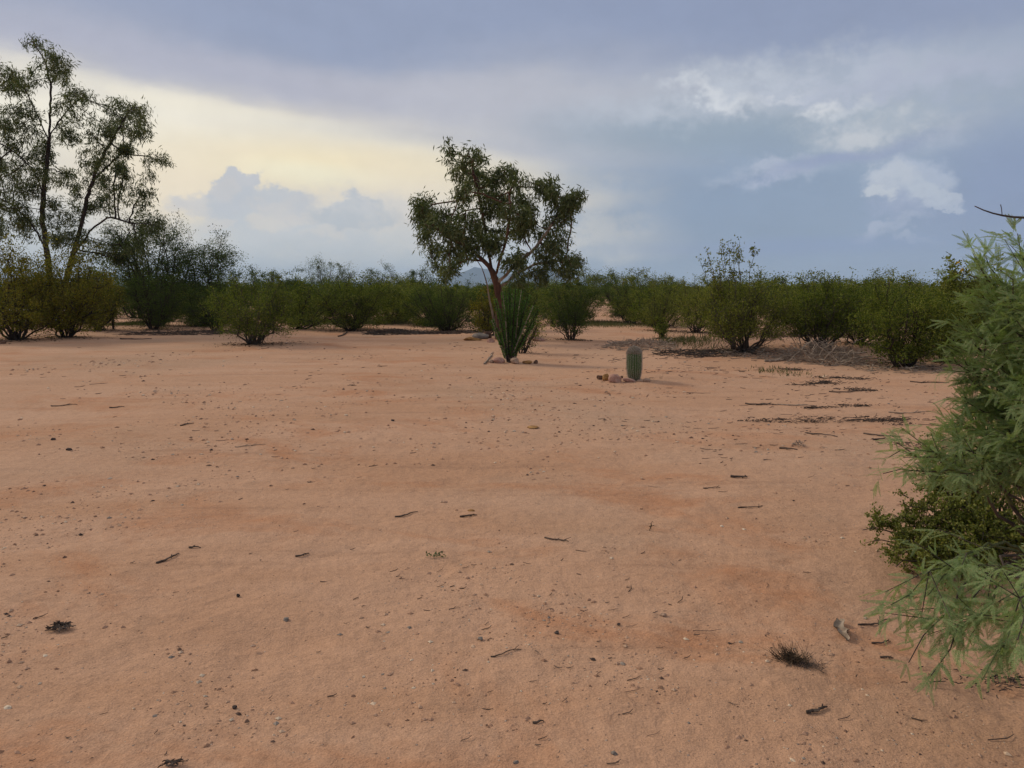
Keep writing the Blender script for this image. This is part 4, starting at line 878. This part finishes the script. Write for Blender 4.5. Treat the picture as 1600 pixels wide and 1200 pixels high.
for q, (px, py, w_, lb) in enumerate(DB):
    brush('twig_debris', lb, px, py, w_, .10 if q < 3 else .2, 5 if q != 3 else 9, 6, int(50 + w_*1.3), 'darkwood', 40+q, 'debris', 2.4, .30 if q > 2 else .22, .10)
brush('twig_debris', 'flat matted clump of dark dead twigs at the lower left', 94, 982, 29, .035, 8, 9, 90, 'darkwood', 56, 'debris', 3.6, .95, .08)
brush('twig_debris', 'dark clump of dead leaves and twigs at the lower right border', 1590, 1078, 60, .10, 12, 8, 120, 'darkwood', 57, 'debris', 4, .5, .15)
brush('twig_debris', 'small pale dry tuft of twigs on sand below the debris line', 1249, 697, 18, .10, 10, 6, 50, 'deadwood', 58, 'debris', 2, .6, .5)
brush('twig_debris', 'scrap of dark bark at the bottom border left of centre', 268, 1197, 30, .02, 4, 4, 20, 'darkwood', 59, 'debris', 7, .9, .05)

# dry grass tuft and grasses
tb = gnd(1240, 1034); rng = np.random.default_rng(61); n = 230
a = np.where(rng.random(n) < .7, rng.normal(2.5, .7, n), rng.uniform(0, 6.28, n)); o0 = np.stack([rng.normal(0, .022, n), rng.normal(0, .016, n), np.zeros(n)], 1)
d = nrm(np.stack([np.cos(a)*.8, np.sin(a)*.5, rng.uniform(.15, 1.3, n)], 1)); L_ = rng.uniform(.025, .085, n)[:, None]; p1 = o0 + d*L_*.6; p2 = p1 + nrm(d + rng.normal(0, .3, (n, 3)))*L_*.5
root = thing('grass_tuft', 'dead brown grass tuft alone on the sand at lower right', 'grass tuft', tb)
mk('blades', [segs(o0, p1, .0012, .0009, 3), segs(p1, p2, .0009, .0004, 3)], M['tuft'], root, kind='stuff')
n = 120; a = rng.uniform(0, 6.28, n); q = np.abs(rng.normal(0, .06, n)); o0 = np.stack([np.cos(a)*q + .05, np.sin(a)*q*.7 - .03, np.full(n, .003)], 1)
mk('litter', [segs(o0, o0 + np.stack([rng.normal(0, .02, n), rng.normal(0, .02, n), rng.uniform(0, .008, n)], 1), .0012, .0008, 3)], M['darkwood'], root, kind='stuff')
lb_ = gnd(680, 870); n = 26; o = mk('leaf_clump', [leaves(rng.normal(0, .016, (n, 3))*[1.4, 1, .2] + [0, 0, .008], rvec(rng, n, .1), .022, .010, rng)], M['pale_green']); o.location = tuple(lb_)
tag(o, 'small pale green clump of fallen leaves in the foreground centre', 'leaves')
sb = gnd(1015, 829); P = np.array([[0, 0, 0], [.004, 0, .015], [.012, 0, .03], [.01, .01, .045]]); o = mk('sprout', tube(P, .0025, 4) + [leaves(P[1:].repeat(4, 0), rvec(rng, 12, .4), .02, .008, rng)], M['drygrass']); o.location = tuple(sb)
tag(o, 'tiny dry sprout standing up right of the bent forked twig', 'sprout')
def grasspatch(label, px, py, wpx, dep, n, seed, mat='grass', h=.14):
    rng = np.random.default_rng(seed); b = gnd(px, py); k = b[1]/F; x = rng.normal(0, wpx*k/3, n); y = rng.normal(0, dep/2, n); z = height(x+b[0], y+b[1]) - b[2]
    o = mk('grass', [leaves(np.stack([x, y, z], 1), rng.normal(0, .35, (n, 3)) + [0, 0, 1], rng.uniform(.5, 1.2, n)*h, .016, rng)], M[mat], kind='stuff'); o.location = tuple(b); return tag(o, label, 'grass')
grasspatch('patch of short green grass between yellowing bushes and the mesquites', 212, 507, 50, 1.6, 2600, 71)
grasspatch('pale green grass behind the dome shaped bush', 508, 503, 60, 2.2, 2600, 72)
grasspatch('pale green grass strip behind the flat brush heap', 610, 505, 80, 2.0, 3000, 73)
grasspatch('green grass in the gap right of the small bush on thin legs', 940, 507, 80, 2.6, 3600, 74)
grasspatch('sparse yellow green weeds between the brush heap and the wispy bush', 1075, 535, 70, 2.0, 700, 75, 'grass', .2)
grasspatch('sparse weeds at the foot of the branch pile', 1215, 582, 60, .8, 160, 76, 'grass', .08)
grasspatch('pale grass seen through the bushes far right', 1250, 527, 220, 2.5, 3000, 77, 'drygrass', .14)

# ------------------------------------------------------------------ pipe rail fence behind the yellowing bushes
fb = gnd(60, 516); root = thing('rail_fence', 'low white pipe rail fence glimpsed through the yellowing bushes at left', 'fence', fb)
Yf = fb[1]
for (xa, ya, xb, yb) in ((-60, 484, 175, 484.5), (-60, 500, 175, 499.5)):
    A = at(xa, ya, Yf) - fb; B = at(xb, yb, Yf) - fb; mk('rail', tube(np.array([A, (A+B)/2, B]), .028, 8), M['whitepaint'], root, smooth_=True)
for xp in (-40, 2, 46, 92, 138, 174):
    A = at(xp, 486, Yf) - fb; A[2] = .80*A[2]/A[2]*float((at(xp, 482, Yf)-fb)[2]); B = A.copy(); B[2] = -.1; A[1] += .06; B[1] += .06
    mk('post', tube(np.array([B, (A+B)/2, A]), .04, 8), M['bark_dark'], root, smooth_=True)

# ------------------------------------------------------------------ foreground: feathery mesquite reaching in from the right
rng = np.random.default_rng(81)
def pinna(L_, W_, n, bend, rng):
    """one feather of paired leaflets along +X"""
    t = np.linspace(.06, 1, n); x = t*L_; z = -bend*t*t*L_; ax = np.stack([x, 0*x, z], 1); P, Dv, Ln = [], [], []
    for s in (-1, 1):
        P.append(ax); ln = W_*.5*np.sin(np.clip(t, .05, .98)*PI*.92 + .25)**.5; Ln.append(ln)
        Dv.append(np.stack([np.full(n, .45), np.full(n, float(s)), rng.normal(0, .12, n) - .12], 1))
    P = np.concatenate(P); Dv = nrm(np.concatenate(Dv)); Ln = np.concatenate(Ln)
    u = nrm(np.cross(Dv, [0, 0, 1.])); wl = L_/n*.42
    V = np.stack([P, P + Dv*Ln[:, None]*.5 + u*wl, P + Dv*Ln[:, None], P + Dv*Ln[:, None]*.5 - u*wl], 1).reshape(-1, 3)
    m_ = len(P); rib = np.stack([ax[:-1] + [0, .0006, 0], ax[:-1] - [0, .0006, 0], ax[1:] - [0, .0006, 0], ax[1:] + [0, .0006, 0]], 1).reshape(-1, 3)
    return np.concatenate([V, rib]), np.arange(4*(m_ + n-1)).reshape(-1, 4)
PIN = [pinna(.064*rng.uniform(.7, 1.25), .0155, 17, rng.uniform(.0, .6), rng) for _ in range(8)]
def leafgeo(k, rng):
    """one compound leaf: a short stalk with one or two pairs of feathers"""
    V, Fc, o = [], [], 0
    for q in range(k):
        for s in (-1, 1):
            v, f = PIN[rng.integers(0, 8)]; an = s*rng.uniform(.2, .7); c, si = math.cos(an), math.sin(an)
            w = np.stack([v[:, 0]*c - v[:, 1]*si + .012 + .02*q, v[:, 0]*si + v[:, 1]*c, v[:, 2]], 1); V.append(w); Fc.append(f + o); o += len(w)
    st = np.array([[0, .0008, 0], [0, -.0008, 0], [.012+.02*k, -.0008, 0], [.012+.02*k, .0008, 0]]); V.append(st); Fc.append(np.arange(4)[None] + o)
    return np.concatenate(V), np.concatenate(Fc)
LG = [leafgeo(1 if q < 4 else 2, rng) for q in range(6)]
mb = np.array([2.62, 3.45, 0]); mb[2] = float(height(mb[0], mb[1]))
root = thing('mesquite_shrub', 'large feathery pale green mesquite reaching in over the sand from the right edge', 'shrub', mb)
# branch targets: (px, py, depth Y) of the ends of the sprays
TG = [(1392, 945, 2.45), (1420, 1035, 2.35), (1455, 1055, 2.3), (1535, 1062, 2.2), (1500, 980, 2.45), (1560, 940, 2.4), (1450, 930, 2.55), (1590, 1000, 2.2), (1480, 905, 2.6), (1600, 900, 2.4), (1560, 1020, 2.3), (1640, 960, 2.2), (1530, 900, 2.5),
      (1388, 715, 3.2), (1380, 740, 3.1), (1415, 700, 3.1), (1440, 740, 3.1), (1470, 700, 3.2), (1480, 650, 3.3), (1450, 660, 3.3), (1510, 680, 3.1), (1540, 720, 3.0), (1500, 740, 3.0), (1575, 660, 3.1), (1600, 720, 2.9), (1450, 775, 3.0), (1530, 640, 3.2),
      (1462, 560, 3.3), (1450, 540, 3.3), (1460, 505, 3.3), (1480, 590, 3.3), (1490, 470, 3.3), (1500, 525, 3.2), (1510, 575, 3.2), (1540, 550, 3.1), (1520, 480, 3.2), (1560, 500, 3.0), (1590, 540, 2.9), (1530, 610, 3.1), (1570, 600, 3.0), (1600, 620, 2.9),
      (1545, 445, 3.2), (1560, 420, 3.1), (1510, 440, 3.3), (1585, 440, 3.0), (1600, 400, 3.0), (1540, 400, 3.2), (1520, 395, 3.2), (1590, 365, 3.1), (1600, 480, 2.9), (1575, 470, 3.0), (1640, 380, 2.9), (1650, 450, 2.8), (1660, 520, 2.8), (1640, 600, 2.7), (1650, 680, 2.7), (1640, 760, 2.7), (1660, 840, 2.6), (1600, 780, 2.9),
      (1500, 800, 2.95), (1700, 420, 3.2), (1760, 400, 3.4), (1720, 560, 2.9), (1740, 700, 2.8), (1480, 620, 3.25), (1550, 690, 2.95), (1560, 760, 2.9), (1485, 545, 3.4), (1530, 520, 3.4), (1560, 575, 3.3), (1510, 710, 3.3), (1440, 690, 3.3), (1580, 510, 3.3)]
LPs, LDs = [], []; Aa, Bb, Ra = [], [], []
hub = {}
TG = [(px + (28 if 430 < py < 700 else 0), py, Yd) for px, py, Yd in TG if not (755 < py < 906)]
for q, (px, py, Yd) in enumerate(TG):
    ts = 10.5 if py > 880 else 8.8
    e = at(px, py, Yd) - mb; e[2] = max(e[2], .10)
    s0 = np.array([rng.uniform(-.05, .05), rng.uniform(-.05, .05), 0]); c = e*np.array([.45, .45, .5]) + np.array([rng.normal(0, .06), rng.normal(0, .06), .42 + .10*max(0, 1 - e[2])])
    P = bez(s0, c, e, 16); P[2:-1] += rng.normal(0, .012, (13, 3)); mk('branch', tube(P, np.concatenate([np.linspace(.016, .006, 8), np.linspace(.0055, .0016, 8)]), 6), M['bark' if q % 3 else 'twig_green'], root, smooth_=True)
    LN = np.linalg.norm(P[-1]-P[8])
    for t in np.linspace(ts, 15, 12 if py < 700 else 9):
        a = P[int(t)] + (P[min(15, int(t)+1)]-P[int(t)])*(t-int(t)); ax = nrm(P[min(15, int(t)+1)] - P[int(t)-1])
        for _ in range(3): LPs.append(a + rng.normal(0, .008, 3)); LDs.append(nrm(ax*rng.uniform(.5, 1.2) + rng.normal(0, .50, 3) + np.array([-.15, 0, -.12])))
    for s in range(4):                                    # side shoots carrying leaves
        t = rng.uniform(ts, 14); a = P[int(t)]; ax = nrm(P[int(t)+1]-P[int(t)]); d = nrm(ax*.8 + rng.normal(0, .5, 3) + np.array([-.15, 0, -.05])); l = rng.uniform(.10, .22)
        b_ = a + d*l; Aa.append(a); Bb.append(b_); Ra.append(.002)
        for u in np.linspace(.25, 1, 6): LPs.append(a + d*l*u); LDs.append(nrm(d*.8 + rng.normal(0, .5, 3) + np.array([-.15, 0, -.12])))
mk('twigs', [segs(np.array(Aa), np.array(Bb), .0022, .0012, 4)], M['bark'], root, kind='stuff')
bt = at(1523, 322, 3.1) - mb; bm_ = at(1570, 338, 3.05) - mb; be = at(1640, 338, 3.0) - mb; mk('branch', tube(bez(be, bm_ + [0, 0, -.02], bt, 8), np.linspace(.006, .002, 8), 5) + tube(np.array([bm_ + [-.01, 0, .0], bm_ + [-.015, 0, .03], bm_ + [-.02, 0, .045]]), .0018, 4) + tube(bez(np.array([.0, 0, .3]), np.array([.25, -.1, 1.3]), be, 12), np.linspace(.02, .006, 12), 6), M['bark'], root, smooth_=True)
# the one fallen forward bare branch seen low at right
LPs = np.array(LPs); LDs = np.array(LDs); LPs[:, 2] = np.maximum(LPs[:, 2], .02 - 0*LPs[:, 2])
W_ = LPs + mb; vis = np.linalg.norm(W_ - [0, 0, CAMH], axis=1) + rng.uniform(0, .5, len(W_)); inframe = np.abs(W_[:, 0]/W_[:, 1]) < .69
order = np.argsort(vis + 10*(~inframe)); near_ix = set(order[:290].tolist())
lm = []
for v, f in LG: o = mk('leaf', [(v, f)], M['feather'], root); lm.append(o)
from mathutils import Matrix, Vector
SV, SF = [], []; off = 0; used = [0]*6
for q in range(len(LPs)):
    d = LDs[q]; side = nrm(np.cross([0, 0, 1.], d) + rng.normal(0, .5, 3)); side = nrm(side - d*np.dot(side, d)); up = np.cross(d, side); s = rng.uniform(.75, 1.2); k = int(rng.integers(0, 6))
    Rm = np.stack([d, side, up], 1)*s
    if q in near_ix:
        if used[k]: o = lm[k].copy(); COL.objects.link(o); o.parent = root
        else: o = lm[k]; used[k] = 1
        m4 = Matrix([[*Rm[0], LPs[q][0]], [*Rm[1], LPs[q][1]], [*Rm[2], LPs[q][2]], [0, 0, 0, 1]]); o.matrix_local = m4
    else:
        v, f = LG[k]; SV.append(v @ Rm.T + LPs[q]); SF.append(f + off); off += len(v)
mk('foliage', [(np.concatenate(SV), np.concatenate(SF))], M['feather'], root, kind='stuff')

# small leafed creosote under it
def nearbush(name, label, base, targets, seed, nl, ll, lw, mat, jit=.03):
    rng = np.random.default_rng(seed); root = thing(name, label, 'bush', base); LP = []
    for q, (px, py, Yd) in enumerate(targets):
        e = at(px, py, Yd) - base; e[2] = max(e[2], .06); c = e*np.array([.5, .5, .35]) + rng.normal(0, .03, 3) + [0, 0, .12]
        P = bez(np.array([rng.uniform(-.06, .06), rng.uniform(-.06, .06), 0]), c, e, 12); P[1:-1] += rng.normal(0, .010, (10, 3)); parts = tube(P, np.linspace(.010, .0022, 12), 5); A, B = [], []
        for s in range(16):
            t = rng.uniform(4, 11); a = P[int(t)]; d = nrm(P[int(t)+1-(int(t) == 11)]-P[int(t)-1] + rng.normal(0, .10, 3)); d = nrm(d + rng.normal(0, .6, 3)); l = rng.uniform(.05, .16)
            A.append(a); B.append(a+d*l); LP.append(a + d*l*np.linspace(.25, 1.05, 7)[:, None])
            for _ in range(2):
                a2 = a + d*l*rng.uniform(.3, .9); d2 = nrm(d + rng.normal(0, .6, 3)); A.append(a2); B.append(a2 + d2*l*.5); LP.append(a2 + d2*l*.5*np.linspace(.3, 1.1, 5)[:, None])
        parts.append(segs(np.array(A), np.array(B), .002, .0012, 3)); mk('stem', parts, M['bark'], root, smooth_=True)
    LP = np.concatenate(LP); ix = rng.integers(0, len(LP), nl); P = LP[ix] + rng.normal(0, .007, (nl, 3)); P[:, 2] = np.maximum(P[:, 2], .01)
    V1 = leaves(P, rvec(rng, nl, .5), ll*rng.uniform(.7, 1.2, nl), lw, rng); mk('foliage', [V1], M[mat], root, kind='stuff')
nb_ = gnd(1545, 872)
T2 = [(1348, 828, 4.1), (1360, 815, 4.15), (1390, 812, 4.2), (1385, 850, 3.95), (1400, 885, 3.75), (1430, 900, 3.65), (1365, 845, 4.0), (1420, 830, 4.1), (1450, 860, 3.9), (1480, 890, 3.7), (1440, 790, 4.2), (1410, 790, 4.3),
      (1470, 810, 4.1), (1500, 850, 3.9), (1460, 745, 4.3), (1435, 700, 4.5), (1430, 730, 4.4), (1460, 690, 4.5), (1500, 700, 4.4), (1530, 750, 4.2), (1510, 790, 4.1), (1560, 740, 4.2), (1560, 800, 4.0), (1590, 760, 4.1), (1600, 830, 3.9), (1540, 840, 3.9), (1620, 700, 4.2), (1490, 745, 4.3), (1550, 690, 4.4), (1600, 720, 4.4), (1640, 780, 4.1), (1520, 870, 3.8), (1400, 860, 3.9), (1425, 865, 3.8), (1650, 850, 4.0)]
nearbush('creosote_bush', 'low small leafed creosote bush growing beneath the feathery mesquite', nb_, T2, 91, 34000, .0175, .011, 'near_creosote')
nb2 = gnd(1640, 690)
T3 = [(1500, 640, 6.6), (1520, 600, 6.8), (1550, 580, 6.9), (1580, 640, 6.7), (1600, 600, 6.9), (1480, 670, 6.5), (1560, 660, 6.7), (1620, 560, 7), (1640, 620, 7), (1540, 680, 6.6), (1600, 680, 6.8), (1530, 620, 6.7), (1670, 600, 7.2), (1700, 650, 7)]
nearbush('creosote_bush', 'olive creosote bush in the middle distance behind the feathery mesquite', nb2, T3, 92, 12000, .026, .015, 'near_creosote')
twig('fallen_twig', 'long bare grey branch resting in the low small leafed creosote', 1550, 856, 130, .25, 'deadwood', 301, 3.5, 2, .6, .12)
brush('twig_debris', 'dry leaf and twig litter under the low small leafed creosote', 1560, 876, 150, .35, 12, 10, 420, 'darkwood', 62, 'debris', 2.4, .25, .2)

# ------------------------------------------------------------------ thin blue air
hm = bpy.data.materials.new('haze air'); hm.use_nodes = True; S.T = hm.node_tree; S.T.nodes.clear()
pv = S.T.nodes.new('ShaderNodeVolumePrincipled'); pv.inputs['Color'].default_value = (.50, .74, 1, 1); pv.inputs['Density'].default_value = 1.7e-4; pv.inputs['Anisotropy'].default_value = 0
ho = S.T.nodes.new('ShaderNodeOutputMaterial'); S.T.links.new(pv.outputs[0], ho.inputs['Volume'])
s = 7100; z0, z1 = -4.0, 178.0
Vb = np.array([(x, y, z) for z in (z0, z1) for x, y in ((-s, -s), (s, -s), (s, s), (-s, s))], float)
Fb = np.array([(3, 2, 1, 0), (4, 5, 6, 7), (0, 1, 5, 4), (1, 2, 6, 5), (2, 3, 7, 6), (3, 0, 4, 7)])
o = mk('haze', [(Vb, Fb)], hm, kind='stuff'); tag(o, 'thin bluish air over the whole plain', 'haze')
groups = {'fallen_twig': 'fallen twigs lying on the sand', 'pebble': 'pebbles lying on the sand', 'rock': 'rocks set round the planted cactus, ocotillo and tree', 'twig_debris': 'drifts of twig debris on the sand',
          'brush_pile': 'heaps of dead brush', 'creosote_bush': 'bushes round the clearing', 'bushy_shrub': 'bushes round the clearing', 'mesquite_tree': 'mesquite trees on the skyline', 'grass': 'patches of grass under the bushes', 'eucalyptus_tree': 'eucalyptus trees'}
for o in bpy.data.objects:
    n_ = o.name.split('.')[0]
    if o.parent is None and n_ in groups and not o.get('group'): o['group'] = groups[n_]
tot = sum(len(o.data.polygons) for o in bpy.data.objects if o.type == 'MESH'); print('objects', len(bpy.data.objects), 'polys', tot)
